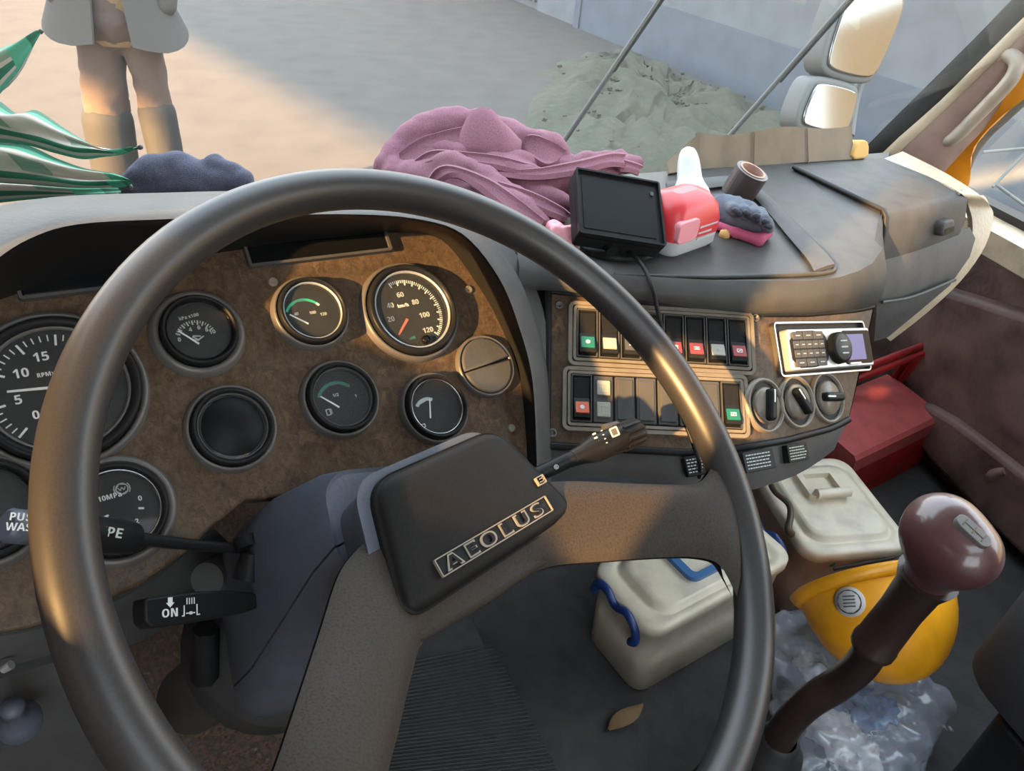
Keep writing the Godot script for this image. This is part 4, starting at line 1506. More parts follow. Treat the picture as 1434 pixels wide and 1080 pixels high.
	for q in [[[-120, 905, 0.50], [60, 880, 0.545], [200, 822, 0.60], [300, 740, 0.66]], [[-120, 935, 0.50], [60, 905, 0.55], [205, 850, 0.62], [330, 770, 0.72]], [[-120, 980, 0.56], [70, 932, 0.62], [215, 890, 0.70], [330, 800, 0.80]]]:
		var row := []
		for p in q:
			row.append(W(p[0], p[1], p[2]))
		rows.append(spline(row, 6))
	sheet(st, rows, 0.01)
	obj("knee_roll", st, M.plastic, D)
	st = mb()
	rows = []
	for q in [[[-120, 985, 0.54], [70, 930, 0.58], [140, 905, 0.62]], [[-120, 1100, 0.60], [120, 1040, 0.66], [190, 1000, 0.72]], [[-120, 1250, 0.68], [150, 1200, 0.76], [230, 1120, 0.84]]]:
		var row := []
		for p in q:
			row.append(W(p[0], p[1], p[2]))
		rows.append(spline(row, 6))
	sheet(st, rows, 0.01)
	var kp := obj("knee_panel", st, M.plastic, D)
	st = mb()
	var kb := W(26, 1010, 0.56)
	var kn2 := (CP - kb).normalized()
	var kf2 := frame_n(kb, kn2 + Vector3(0, 0.9, 0), CB.x)
	lathe(st, [[0.015, -0.006], [0.0155, 0.001], [0.012, 0.005], [0.0065, 0.012], [0.006, 0.026], [0.008, 0.030], [0.0075, 0.034], [0.0, 0.035]], 20, kf2)
	obj("pull_knob", st, M.navy, kp)
	st = mb()
	tube(st, PackedVector3Array([W(4, 938, 0.535), W(16, 931, 0.535)]), [0.003, 0.0035], 8)
	obj("ignition_tab", st, M.silver, kp)

func build_radio(RF: Transform3D) -> void:
	var tl := loc(RF, 1097, 466)
	var tr := loc(RF, 1212.6, 463)
	var bl := loc(RF, 1094, 520)
	var br := loc(RF, 1206, 511)
	var c := (tl + tr + bl + br) / 4
	var w := ((tr - tl).length() + (br - bl).length()) / 2
	var h := ((tl - bl).length() + (tr - br).length()) / 2
	var f := at(RF, c, 0.0, (tr - tl).angle())
	var R := thing("car_radio", "silver framed car radio with round knob and violet display in the centre stack", "radio", f.origin)
	var st := mb()
	rframe(st, w * 1.10, h * 1.32, 0.005, 0.0018, -0.02, 0.004, at(f, Vector2(-w * 0.03, 0.002)))
	obj("outer_frame", st, M.chrome, R)
	st = mb()
	rslab(st, w * 1.08, h * 1.28, 0.004, -0.03, -0.001, 0.0, at(f, Vector2(-w * 0.03, 0.002)))
	obj("chassis", st, M.black, R)
	st = mb()
	rslab(st, w, h, 0.003, -0.002, 0.010, 0.0015, f)
	var face := obj("faceplate", st, M.silver, R)
	st = mb()
	slab(st, smooth_poly(PackedVector2Array([Vector2(-w * 0.49, -h * 0.45), Vector2(-w * 0.16, -h * 0.45), Vector2(-w * 0.06, -h * 0.25), Vector2(-w * 0.06, h * 0.25), Vector2(-w * 0.12, h * 0.45), Vector2(-w * 0.49, h * 0.45)]), 1), 0.009, 0.0112, 0.0006, f)
	obj("button_field", st, M.black, R)
	for j in 4:
		for k in (3 if j in [0, 3] else 5):
			var bw := w * 0.36 / (3 if j in [0, 3] else 5)
			st = mb()
			rslab(st, bw * 0.9, h * 0.19, 0.001, 0.011, 0.0125, 0.0004, at(f, Vector2(-w * 0.47 + bw * (k + 0.5), h * (0.33 - 0.22 * j))))
			var bt := obj("button", st, M.plastic, R)
			st = mb()
			bar2(st, Vector2(-bw * 0.2, 0), Vector2(bw * 0.2, 0), 0.001, 0.001, 0.0128, 0.0004, at(f, Vector2(-w * 0.47 + bw * (k + 0.5), h * (0.33 - 0.22 * j))))
			obj("mark", st, M.print_dim, bt)
	var kf := at(f, loc(RF, 1161, 490) - c, 0)
	st = mb()
	lathe(st, [[0.0185, 0.009], [0.018, 0.0165], [0.0165, 0.0185], [0.015, 0.019]], 36, kf)
	var kn := obj("volume_knob", st, M.black, R)
	st = mb()
	lathe(st, [[0.0152, 0.0185], [0.0145, 0.0193], [0.0, 0.020]], 32, kf)
	obj("knob_cap", st, M.plastic, kn)
	st = mb()
	for k in 3:
		bar2(st, Vector2(-0.006, 0.007 - 0.007 * k), Vector2(0.006, 0.007 - 0.007 * k), 0.0016, 0.0016, 0.0204, 0.0006, kf)
	obj("knob_print", st, M.print_dim, kn)
	st = mb()
	rslab(st, w * 0.34, h * 0.86, 0.003, 0.009, 0.0114, 0.0006, at(f, Vector2(w * 0.31, 0)))
	var bzl := obj("display_bezel", st, M.black_gloss, R)
	st = mb()
	rslab(st, w * 0.235, h * 0.66, 0.001, 0.011, 0.0118, 0.0, at(f, Vector2(w * 0.275, 0.0)))
	obj("display", st, M.lcd, bzl)
	st = mb()
	rslab(st, w * 0.14, h * 0.05, 0.001, 0.0112, 0.0125, 0.0003, at(f, Vector2(w * 0.24, -h * 0.42)))
	obj("slot_key", st, M.silver, R)

# ---------------------------------------------------------------- steering wheel and column
var WF: Transform3D        # wheel frame: z is the wheel's axis towards the driver, x along the lettering
func dish(px: float, py: float, lift := 0.0) -> Vector3:      # pixel onto the dished wheel body
	var h := -0.03
	var p := Vector3.ZERO
	for k in 12:
		p = WF.affine_inverse() * on_plane(px, py, WF * Vector3(0, 0, h + lift), WF.basis.z)
		var t := clampf((Vector2(p.x, p.y).length() - 0.06) / 0.165, 0, 1)
		h = lerpf(h, -0.058 + 0.056 * t * t * (3 - 2 * t), 0.6)
	return WF * p
func build_steering() -> void:
	var wc := CP + CB * Vector3(-0.01606, -0.06489, -0.49148)
	var th := deg_to_rad(27.05)
	var ph := deg_to_rad(36.35)
	var wn := CB * Vector3(cos(th) * sin(ph), sin(th), cos(th) * cos(ph))
	WF = frame_n(wc, wn, on_plane(766, 706, wc, wn) - on_plane(612, 800, wc, wn))
	var SW := thing("steering_wheel", "large dark two-spoke truck steering wheel, turned to the left", "steering wheel", wc)
	var st := mb()
	var rows := []
	for i in 121:
		var a := -TAU * i / 120.0
		var rad := Vector3(cos(a), sin(a), 0)
		var row := PackedVector3Array()
		for j in 16:
			var b := TAU * j / 16.0
			row.append(WF * (rad * (0.235 + cos(b) * 0.0142) + Vector3(0, 0, sin(b) * 0.0150)))
		rows.append(row)
	grid(st, rows, true, 0)
	obj("rim", st, M.rim, SW)
	# spokes
	for sp in [[[690, 684, 690, 838], [760, 676, 722, 818], [808, 674, 770, 794], [880, 677, 850, 786], [945, 679, 925, 781], [978, 676, 975, 781], [996, 655, 1008, 792], [1012, 618, 1032, 836]], [[540, 735, 660, 846], [500, 770, 625, 872], [474, 806, 592, 898], [448, 885, 573, 960], [420, 970, 558, 1025], [388, 1065, 542, 1090], [350, 1160, 535, 1160], [292, 1225, 545, 1215]]]:
		var pr := []
		for q in sp:
			pr.append([dish(q[0], q[1]), dish(q[2], q[3])])
		st = mb()
		var rr := ribbon_rows(pr, 10, 0.009, 5)
		var b0 := []
		for r in rr:
			var q := PackedVector3Array()
			for k in r.size():
				var t: float = 2.0 * k / (r.size() - 1) - 1
				var flat: Vector3 = r[0].lerp(r[r.size() - 1], (t + 1) / 2)
				var hgt: float = (r[k] - flat).length()
				r[k] = flat + WF.basis.z * hgt
				q.append(flat - WF.basis.z * (0.004 + 0.012 * sqrt(maxf(0, 1 - t * t))))
			b0.append(q)
		grid(st, rr, false, 0)
		b0.reverse()
		grid(st, b0, false, 0)
		obj("spoke", st, M.spoke, SW)
	# hub: skirt, base and pad
	var hz := -0.040
	var HF := WF * Transform3D(Basis(), Vector3(0, 0, hz))
	var padp := PackedVector2Array()
	for q in [[524, 672], [698, 596], [814, 712], [574, 870]]:
		padp.append(loc(HF, q[0], q[1]))
	var pad_round := round_poly(padp, 0.019)
	st = mb()
	var r2 := []
	for q in [[-0.022, 0.004], [-0.014, 0.0035], [-0.008, 0.001], [-0.004, 0.0], [0.0, 0.0]]:
		r2.append(ring3(inset(pad_round, -0.001 - q[1]), q[0] - 0.006, HF))
	for k in 4:
		var a := k / 3.0 * PI / 2
		r2.append(ring3(inset(pad_round, 0.007 * (1 - cos(a))), 0.007 * sin(a) - 0.007, HF))
	# gently domed top
	var cen := Vector2.ZERO
	for p in pad_round:
		cen += p / pad_round.size()
	var inn := inset(pad_round, 0.007)
	for k in 6:
		var t := (k + 1) / 6.0
		var sh := PackedVector2Array()
		for p in inn:
			sh.append(p.lerp(cen, t * 0.998))
		r2.append(ring3(sh, 0.0022 * (1 - (1 - t) * (1 - t)), HF))
	grid(st, r2, true, 0)
	var pad := obj("horn_pad", st, M.pad, SW)
	# dark skirt between the pad and the column
	st = mb()
	var sk := []
	for q in [[0.0, -0.006], [-0.02, -0.001], [-0.05, 0.0], [-0.062, 0.006]]:
		sk.append(ring3(inset(pad_round, q[1] + 0.004), q[0] - 0.012, HF * Transform3D(Basis(), Vector3(-0.007, 0.005, 0))))
	loft(st, sk)
	obj("hub", st, M.navy, SW)
	# brown shell under the pad, joining the spokes
	st = mb()
	var shell := PackedVector2Array()
	for q in [[492, 815], [530, 775], [640, 740], [790, 672], [826, 690], [800, 772], [758, 797], [700, 838], [640, 872], [592, 902], [562, 902], [522, 872]]:
		shell.append(loc(HF, q[0], q[1]))
	slab(st, smooth_poly(shell, 2), -0.032, -0.010, 0.005, HF)
	obj("hub_shell", st, M.spoke, SW)
	# badge
	var b0 := loc(HF, 614, 797)
	var b1 := loc(HF, 763, 708)
	var bc := (b0 + b1) / 2
	var bf := at(HF, bc, 0.0022, (b1 - b0).angle())
	var bw := (b1 - b0).length()
	st = mb()
	rframe(st, bw + 0.004, 0.0125, 0.001, 0.0008, -0.001, 0.0016, bf)
	var bd := obj("badge_frame", st, M.badge, pad)
	st = mb()
	rslab(st, bw + 0.003, 0.0115, 0.001, -0.002, 0.0002, 0.0, bf)
	obj("badge_plate", st, M.black, pad)
	var letters := ["A", "E", "O", "L", "U", "S"]
	for k in 6:
		var lf := at(bf, Vector2((k - 2.5) * bw / 6.35, 0), 0.0008)
		text(letters[k], 0.0098, M.badge, lf, pad, "letter", 1.7, 0.0008)
		text(letters[k], 0.0076, M.black, at(lf, Vector2.ZERO, 0.0004), pad, "letter_face", 1.55, 0.0008)
	var lf2 := at(HF, loc(HF, 755, 674), 0.0016, (b1 - b0).angle())
	st = mb()
	rframe(st, 0.0085, 0.0068, 0.0008, 0.0009, -0.002, 0.0014, lf2)
	bar2(st, Vector2(-0.002, -0.0012), Vector2(0.002, -0.0012), 0.0008, 0.0008, 0.0014, 0.001, lf2)
	bar2(st, Vector2(-0.001, 0.001), Vector2(0.0022, 0.001), 0.0008, 0.0008, 0.0014, 0.001, lf2)
	obj("horn_emblem", st, M.badge, pad)
	# --- column
	var CO := thing("steering_column", "dark blue grey steering column shroud with control stalks behind the wheel", "steering column", WF * Vector3(0, 0, -0.3))
	var XC := frame_n(wc, wn, Vector3(1, 0, -0.1))
	var up := []
	for q in [[-0.095, 0.085, 0.07, 0.020, 0.016], [-0.115, 0.105, 0.09, 0.024, 0.012], [-0.17, 0.128, 0.122, 0.026, 0.003], [-0.23, 0.138, 0.140, 0.026, -0.005], [-0.285, 0.136, 0.142, 0.026, -0.008], [-0.31, 0.12, 0.13, 0.03, -0.008], [-0.318, 0.10, 0.11, 0.03, -0.008]]:
		var rr := rrect(q[1], q[2], q[3], 6)
		up.append(ring3(rr, q[0], XC * Transform3D(Basis(), Vector3(-0.022, q[4], 0))))
	# one split shroud: upper and lower halves meet on a visible seam
	var n: int = up[0].size()
	st = mb()
	var ur := []
	var lr := []
	for r in up:
		var u := PackedVector3Array()
		var l := PackedVector3Array()
		for k in n / 2:
			u.append(r[k])
		u.append(r[n / 2] + XC.basis.y * 0.0)
		for k in range(n / 2, n):
			l.append(r[k])
		l.append(r[0])
		var dwn := -XC.basis.y * 0.0015
		for k in l.size():
			l[k] += dwn
		ur.append(u)
		lr.append(l)
	sheet(st, ur, -0.003)
	fan(st, ur[0])
	fan(st, ur[ur.size() - 1], true)
	obj("upper_shroud", st, M.navy, CO)
	st = mb()
	sheet(st, lr, -0.003)
	fan(st, lr[0])
	fan(st, lr[lr.size() - 1], true)
	obj("lower_shroud", st, M.navy, CO)
	st = mb()
	tube(st, PackedVector3Array([WF * Vector3(0, 0, -0.06), WF * Vector3(0, 0, -0.10)]), [0.04, 0.045], 24)
	obj("collar", st, M.black, CO)
	# gaiter around the foot of the column
	st = mb()
	var q0 := XC * Vector3(-0.02, -0.01, -0.31)
	lathe(st, [[0.066, 0.0], [0.074, -0.02], [0.068, -0.03], [0.082, -0.05], [0.074, -0.062], [0.085, -0.085], [0.06, -0.1], [0.045, -0.2], [0.045, -0.42]], 28, Transform3D(XC.basis, q0))
	obj("gaiter", st, M.plastic, CO)
	# slots where the stalks come out
	for q in [[384, 775, 374, 812], [400, 838, 412, 880], [374, 752, 378, 768]]:
		st = mb()
		tube(st, PackedVector3Array([W(q[0] - 30, q[1], 0.588), W(q[2] - 30, q[3], 0.585)]), [0.009, 0.010], 8)
		obj("slot", st, M.black, CO)
	# wiper and washer stalk
	st = mb()
	tube(st, spline([W(386, 774, 0.615), W(330, 768, 0.59), W(260, 762, 0.555), W(188, 754, 0.515)], 4), [0.0042, 0.0040, 0.0042, 0.0048], 12)
	var s1 := obj("wiper_stalk", st, M.black, CO)
	st = mb()
	var sa := W(190, 754, 0.516)
	var sb := W(52, 740, 0.442)
	tube(st, PackedVector3Array([sa, sa.lerp(sb, 0.05), sa.lerp(sb, 0.3), sa.lerp(sb, 0.95), sb]), [0.007, 0.0105, 0.0115, 0.0115, 0.0105], 16)
	obj("wiper_knob", st, M.black, s1)
	st = mb()
	var sc := W(8, 735, 0.425)
	tube(st, PackedVector3Array([W(49, 740, 0.44), W(46, 740, 0.439), W(14, 736, 0.427), sc]), [0.008, 0.0098, 0.0098, 0.008], 16)
	var wash := obj("washer_button", st, M.navy, s1)
	var wx := (W(46, 740, 0.44) - sc).normalized()
	var tf := frame_n(W(28, 733, 0.421), (CP - sc) + Vector3(0, 0.1, 0), wx)
	text("PUSH", 0.0042, M.print, at(tf, Vector2(0.002, 0.0035), 0.0005), wash)
	text("WASH", 0.0042, M.print, at(tf, Vector2(0.002, -0.002), 0.0005), wash)
	text("WIPE", 0.006, M.print_dim, frame_n(W(147, 744, 0.478), CP - W(147, 744, 0.478), wx), s1)
	# exhaust brake stalk: a flat paddle
	st = mb()
	tube(st, PackedVector3Array([W(404, 838, 0.605), W(385, 840, 0.596), W(358, 843, 0.58)]), [0.006], 10)
	var s2 := obj("exhaust_brake_stalk", st, M.black, CO)
	var pf := frame(W(280, 852, 0.545), W(362, 844, 0.582), W(280, 830, 0.548))
	var pp := PackedVector2Array()
	for q in [[197, 842], [205, 837], [300, 826], [362, 831], [364, 850], [330, 862], [230, 879], [200, 880]]:
		pp.append(loc(pf, q[0], q[1]))
	st = mb()
	slab(st, smooth_poly(pp, 1), -0.012, 0.004, 0.002, pf)
	var pd := obj("paddle", st, M.black, s2)
	text("ON", 0.0056, M.print, at(pf, loc(pf, 234, 859), 0.0042), pd)
	st = mb()
	var sy := loc(pf, 234, 845)
	slab(st, PackedVector2Array([sy + Vector2(-0.0016, 0.0035), sy + Vector2(-0.0016, 0.0), sy + Vector2(-0.003, 0.0), sy + Vector2(0, -0.0032), sy + Vector2(0.003, 0.0), sy + Vector2(0.0016, 0.0), sy + Vector2(0.0016, 0.0035)]), 0.0036, 0.0043, 0, pf, -1)
	var s0 := loc(pf, 262, 850)
	for k in 4:
		bar2(st, s0 + Vector2(-0.0024 + k * 0.0018, 0.0015), s0 + Vector2(-0.0024 + k * 0.0018, 0.0058), 0.0007, 0.0007, 0.0043, 0.0006, pf)
	bar2(st, s0 + Vector2(-0.0045, 0.001), s0 + Vector2(-0.0045, -0.006), 0.0008, 0.0008, 0.0043, 0.0006, pf)
	bar2(st, s0 + Vector2(-0.0062, -0.006), s0 + Vector2(-0.0041, -0.006), 0.0008, 0.0008, 0.0043, 0.0006, pf)
	bar2(st, s0 + Vector2(0.005, 0.001), s0 + Vector2(0.005, -0.006), 0.0008, 0.0008, 0.0043, 0.0006, pf)
	bar2(st, s0 + Vector2(0.0046, -0.006), s0 + Vector2(0.0072, -0.006), 0.0008, 0.0008, 0.0043, 0.0006, pf)
	bar2(st, s0 + Vector2(-0.003, -0.0045), s0 + Vector2(0.0035, -0.0045), 0.0008, 0.0008, 0.0043, 0.0006, pf)
	bar2(st, s0 + Vector2(-0.0006, -0.0045), s0 + Vector2(0.0014, -0.0045), 0.002, 0.002, 0.0043, 0.0006, pf)
	obj("symbol", st, M.print, pd)
	# light and turn signal stalk on the right
	st = mb()
	var ra := W(745, 668, 0.60)
	var rb := W(800, 643, 0.625)
	tube(st, PackedVector3Array([ra, rb]), [0.0062, 0.0066], 12)
	var s3 := obj("light_stalk", st, M.black, CO)
	st = mb()
	var rc := W(868, 614, 0.66)
	var re := W(905, 599, 0.68)
	tube(st, PackedVector3Array([rb, rb.lerp(rc, 0.2), rb.lerp(rc, 0.45), rc]), [0.0068, 0.008, 0.0118, 0.0118], 18)
	obj("stalk_body", st, M.black, s3)
	var kd := (re - rc).normalized()
	var kf := frame_n(rc, kd, CB.y)
	st = mb()
	var knob := PackedVector2Array()
	for k in 48:
		var a := TAU * k / 48.0
		knob.append(Vector2(cos(a), sin(a)) * (0.0126 if k % 4 < 2 else 0.0112))
	loft(st, [ring3(knob, 0.0, kf), ring3(knob, 0.020, kf), ring3(inset(knob, 0.002), 0.024, kf)], true, -1)
	obj("twist_knob", st, M.black, s3)
	var lf3 := frame_n(W(843, 616, 0.633), (CP - W(843, 616, 0.633)), re - ra)
	st = mb()
	for k in 4:
		bar2(st, Vector2(-0.0055, 0.007 - k * 0.0036), Vector2(-0.0025, 0.007 - k * 0.0036), 0.0014, 0.0014, 0.0005, 0.001, lf3)
		bar2(st, Vector2(0.002, 0.007 - k * 0.0036), Vector2(0.0034, 0.007 - k * 0.0036), 0.0008, 0.0008, 0.0005, 0.001, lf3)
	rframe(st, 0.007, 0.008, 0.001, 0.0012, -0.0005, 0.0005, at(lf3, Vector2(0.012, 0.002)))
	obj("stalk_print", st, M.print_dim, s3)
	st = mb()
	rslab(st, 0.0055, 0.0065, 0.001, -0.001, 0.0003, 0.0, at(lf3, Vector2(0.012, 0.002)))
	obj("stalk_window", st, M.plastic, s3)
	st = mb()
	var mf := frame_n(W(779, 654, 0.605), (CP - ra), re - ra)
	arc_bar(st, 0.0014, 0.002, 0, TAU, 0.0, mf, 12)
	obj("stalk_mark", st, M.print_dim, s3)
	st = mb()
	tube(st, PackedVector3Array([W(845, 603, 0.668), W(862, 600, 0.67), W(880, 606, 0.67)]), [0.006, 0.007, 0.004], 8)
	obj("stalk_tab", st, M.plastic, s3)
	# ignition lock on the lower left of the column
	st = mb()
	tube(st, PackedVector3Array([W(318, 800, 0.66), W(290, 812, 0.625)]), [0.016, 0.014], 16)
	var ig := obj("ignition_lock", st, M.plastic, CO)
	st = mb()
	tube(st, PackedVector3Array([W(288, 880, 0.64), W(286, 950, 0.66)]), [0.011, 0.012], 6)
	obj("lock_bracket", st, M.black, ig)

# ---------------------------------------------------------------- things on the dashboard
func stripes(t: float) -> Color:
	if t < 0.14 or (t > 0.72 and t < 0.84):
		return Color(0.02, 0.13, 0.075)
	if t < 0.26 or t > 0.92:
		return Color(0.07, 0.30, 0.19)
	return Color(0.40, 0.37, 0.31)
func umbrella_fold(parent: Node, upper: Array, lower: Array, d0: float, d1: float, wave: float, ph: float) -> void:
	var a := []
	var b := []
	for k in upper.size():
		var d := lerpf(d0, d1, float(k) / (upper.size() - 1))
		a.append(W(upper[k][0], upper[k][1], d))
		b.append(W(lower[k][0], lower[k][1], d - 0.02))
	var sa := spline(a, 6)
	var sb := spline(b, 6)
	var n := sa.size()
	var st := mb()
	st.set_smooth_group(0)
	var P := []
	for i in n:
		var row := PackedVector3Array()
		for k in 17:
			var t := k / 16.0
			var w := sin(t * PI)
			var p := sa[i].lerp(sb[i], t) + CB.z * (0.05 * w * (1.0 - float(i) / n) + wave * sin(t * 11.0 + ph + i * 0.12) * w)
			row.append(p)
		P.append(row)
	for i in n - 1:
		for k in 16:
			var c := stripes(fmod(k / 16.0 + 0.02, 1.0))
			if k > 6 and k < 11 and i % 18 > 12:
				c = Color(0.16, 0.24, 0.17)
			if i > n - 9:
				c = stripes(0.05 if i > n - 5 else 0.2)
			for q in [[i, k], [i + 1, k], [i + 1, k + 1], [i, k], [i + 1, k + 1], [i, k + 1]]:
				st.set_color(c)
				st.add_vertex(P[q[0]][q[1]])
	obj("canopy_fold", st, M.umbrella, parent)
func build_on_dash() -> void:
	var st: SurfaceTool
	# umbrella
	var U := thing("umbrella", "half folded green and white umbrella lying on the dashboard", "umbrella", W(40, 270, 0.74))
	umbrella_fold(U, [[-90, 150], [-30, 90], [0, 70], [30, 57], [56, 44]], [[-90, 260], [-30, 178], [0, 132], [30, 92], [57, 47]], 0.88, 0.86, 0.004, 0.0)
	umbrella_fold(U, [[-90, 120], [-30, 128], [0, 142], [26, 160], [50, 154], [85, 176], [118, 197], [150, 211], [186, 206]], [[-90, 215], [-30, 200], [0, 200], [40, 204], [75, 214], [115, 223], [145, 220], [170, 217], [188, 210]], 0.80, 0.78, 0.006, 1.0)
	umbrella_fold(U, [[-90, 190], [0, 200], [40, 204], [80, 222], [120, 236], [160, 243], [183, 252]], [[-90, 262], [0, 262], [40, 264], [90, 266], [130, 268], [165, 264], [185, 258]], 0.76, 0.76, 0.010, 2.0)
	umbrella_fold(U, [[-90, 250], [0, 258], [60, 262], [120, 266], [168, 262]], [[-90, 292], [0, 284], [60, 278], [120, 275], [170, 270]], 0.72, 0.74, 0.003, 0.5)
	for q in [[[48, 58, 0.862], [57, 44, 0.86]], [[172, 214, 0.782], [196, 206, 0.777]], [[160, 268, 0.742], [182, 262, 0.745]]]:
		st = mb()
		var p0 := W(q[0][0], q[0][1], q[0][2])
		var p1 := W(q[1][0], q[1][1], q[1][2])
		tube(st, PackedVector3Array([p0, p1]), [0.0012], 6)
		lathe(st, [[0.0, -0.003], [0.0024, -0.002], [0.0028, 0.0], [0.0024, 0.002], [0.0, 0.003]], 8, frame_n(p1, p1 - p0, Vector3.UP))
		obj("rib_tip", st, M.ring, U)
	for q in [[[-90, 180], [10, 120], [48, 58], 0.866], [[-90, 170], [60, 195], [172, 214], 0.792]]:
		st = mb()
		tube(st, spline([W(q[0][0], q[0][1], q[3]), W(q[1][0], q[1][1], q[3]), W(q[2][0], q[2][1], q[3])], 5), [0.0015], 6)
		obj("rib", st, M.silver, U)
	# grey cloth
	var gc := []
	for q in [[[[190, 262], [215, 240], [250, 236], [280, 248]], 0.020], [[[195, 270], [235, 262], [275, 262], [300, 255]], 0.018], [[[200, 252], [235, 246], [262, 252]], 0.020], [[[285, 262], [288, 240], [300, 232], [325, 243], [340, 250]], 0.013], [[[290, 268], [310, 258], [335, 256]], 0.016], [[[200, 240], [222, 235], [245, 240]], 0.008]]:
		var pts := []
		for p in q[0]:
			pts.append(W(p[0], p[1], 0.81))
		gc += chain(pts, [q[1] * 0.9])
	st = mb()
	blob(st, gc, 0.0035, 0.003, 0.0015, 0.05, 4)
	tag(obj("cloth", st, M.grey_cloth), "crumpled blue grey cloth on the dashboard beside the umbrella", "cloth")
	# pink blanket
	var bl := []
	for q in [
		[[[548, 235, 0.97], [580, 200, 0.98], [625, 182, 0.98], [655, 185, 0.98]], [0.022, 0.028, 0.026]],
		[[[655, 205, 0.98], [664, 175, 0.97], [676, 168, 0.97], [695, 182, 0.97], [715, 212, 0.97]], [0.02, 0.014, 0.012, 0.014, 0.016]], [[[676, 175, 0.985], [690, 200, 0.98]], [0.018, 0.026]],
		[[[640, 215, 0.99], [690, 205, 0.99], [720, 215, 0.99]], [0.035, 0.035]],
		[[[575, 225, 0.96], [600, 212, 0.95], [650, 218, 0.94], [700, 225, 0.93], [745, 232, 0.93]], [0.012, 0.016, 0.016, 0.013]],
		[[[728, 215, 0.98], [738, 197, 0.97], [752, 200, 0.96], [755, 225, 0.95]], [0.014, 0.013, 0.013]],
		[[[745, 200, 0.98], [775, 210, 0.97], [782, 225, 0.97]], [0.016, 0.018, 0.012]],
		[[[595, 245, 0.93], [615, 232, 0.92], [640, 232, 0.91], [680, 250, 0.90], [720, 280, 0.88], [760, 305, 0.87]], [0.013, 0.013, 0.014, 0.014, 0.014]],
		[[[605, 255, 0.92], [625, 246, 0.905], [640, 255, 0.90], [655, 270, 0.90]], [0.009, 0.010, 0.009]],
		[[[655, 275, 0.90], [690, 280, 0.88], [730, 300, 0.86], [760, 315, 0.855]], [0.018, 0.018, 0.016, 0.012]],
		[[[690, 235, 0.92], [740, 250, 0.91], [790, 255, 0.93], [850, 235, 0.97], [895, 228, 1.0]], [0.016, 0.016, 0.016, 0.014, 0.008]],
		[[[720, 255, 0.91], [760, 275, 0.90], [800, 290, 0.90]], [0.015, 0.016, 0.012]],
		[[[770, 245, 0.95], [820, 226, 0.98], [868, 220, 1.0]], [0.012, 0.012, 0.010]],
		[[[780, 265, 0.93], [820, 262, 0.94], [860, 250, 0.97]], [0.014, 0.014, 0.010]],
		[[[560, 245, 0.95], [600, 260, 0.93], [660, 290, 0.90], [700, 305, 0.88]], [0.02, 0.024, 0.022, 0.016]],
		[[[600, 225, 1.0], [680, 235, 1.0], [760, 245, 0.98]], [0.045, 0.05, 0.035]]]:
		var pts := []
		for p in q[0]:
			pts.append(W(p[0], p[1], p[2]))
		bl += chain(Array(spline(pts, 2)), stretch(q[1], pts.size() * 2 - 1))
	st = mb()
	blob(st, bl, 0.008, 0.0036, 0.003, 0.09, 9)
	var blk := thing("blanket", "crumpled dusty pink fleece blanket heaped on the dashboard", "blanket", on_y(690, 260, TOP))
	obj("fleece", st, M.blanket, blk)
	for q in [
		[[650, 196, 648, 222, 0.945], [656, 176, 664, 218, 0.94], [666, 160, 682, 220, 0.935], [682, 157, 700, 222, 0.935], [698, 174, 714, 222, 0.935], [722, 202, 724, 216, 0.94]],
		[[726, 212, 730, 224, 0.94], [736, 191, 744, 226, 0.935], [752, 189, 758, 234, 0.93], [772, 198, 770, 236, 0.93], [790, 208, 784, 230, 0.94]],
		[[690, 236, 694, 246, 0.905], [745, 236, 748, 252, 0.895], [800, 226, 804, 246, 0.91], [850, 214, 854, 234, 0.945], [872, 214, 876, 236, 0.965]],
		[[872, 222, 868, 240, 0.965], [886, 226, 884, 242, 0.975], [898, 230, 894, 246, 0.985]],
		[[578, 226, 586, 240, 0.93], [605, 210, 612, 230, 0.92], [650, 212, 648, 232, 0.91], [700, 218, 696, 238, 0.905], [750, 232, 742, 250, 0.905]],
		[[598, 252, 612, 262, 0.895], [612, 234, 630, 250, 0.885], [640, 232, 648, 252, 0.88], [690, 252, 682, 276, 0.865], [730, 280, 712, 300, 0.85], [765, 308, 752, 322, 0.845]],
		[[700, 254, 694, 270, 0.875], [745, 268, 738, 290, 0.865], [785, 288, 776, 306, 0.865], [800, 300, 792, 312, 0.87]],
		[[560, 214, 556, 250, 0.945], [588, 194, 590, 232, 0.94], [625, 182, 628, 218, 0.94], [655, 176, 660, 208, 0.945]]]:
		var pr := []
		for w in q:
			pr.append([W(w[0], w[1], w[4]), W(w[2], w[3], w[4] - 0.012)])
		st = mb()
		sheet(st, ribbon_rows(pr, 8, 0.005 if q.size() == 6 and q[0][0] == 650 else -0.006, 5), 0.006)
		obj("fold", st, M.blanket, blk)
	var fr := []
	for k in 26:
		fr.append([W(rng.randf_range(772, 806), rng.randf_range(318, 340), 0.835), W(rng.randf_range(772, 808), rng.randf_range(318, 346), 0.83), 0.004, 0.003])
	fr += [[W(775, 320, 0.845), W(803, 338, 0.84), 0.010, 0.008]]
	st = mb()
	blob(st, fr, 0.003, 0.0025)
	obj("fringe", st, M.tissue_pink, blk)
	# monitor
	var mf := frame(W(862, 296, 0.825), W(925, 308, 0.838), W(867, 250, 0.845))
	var mn := thing("rear_view_monitor", "small black rear view monitor standing on the dashboard", "monitor", on_y(865, 355, TOP))
	var c0 := loc(mf, 809, 237)
	var c1 := loc(mf, 931, 260)
	var c2 := loc(mf, 921, 352)
	var c3 := loc(mf, 797, 334)
	var mc := (c0 + c1 + c2 + c3) / 4
	var mw := ((c1 - c0).length() + (c2 - c3).length()) / 2
	var mh := ((c0 - c3).length() + (c1 - c2).length()) / 2
	mh *= 0.91
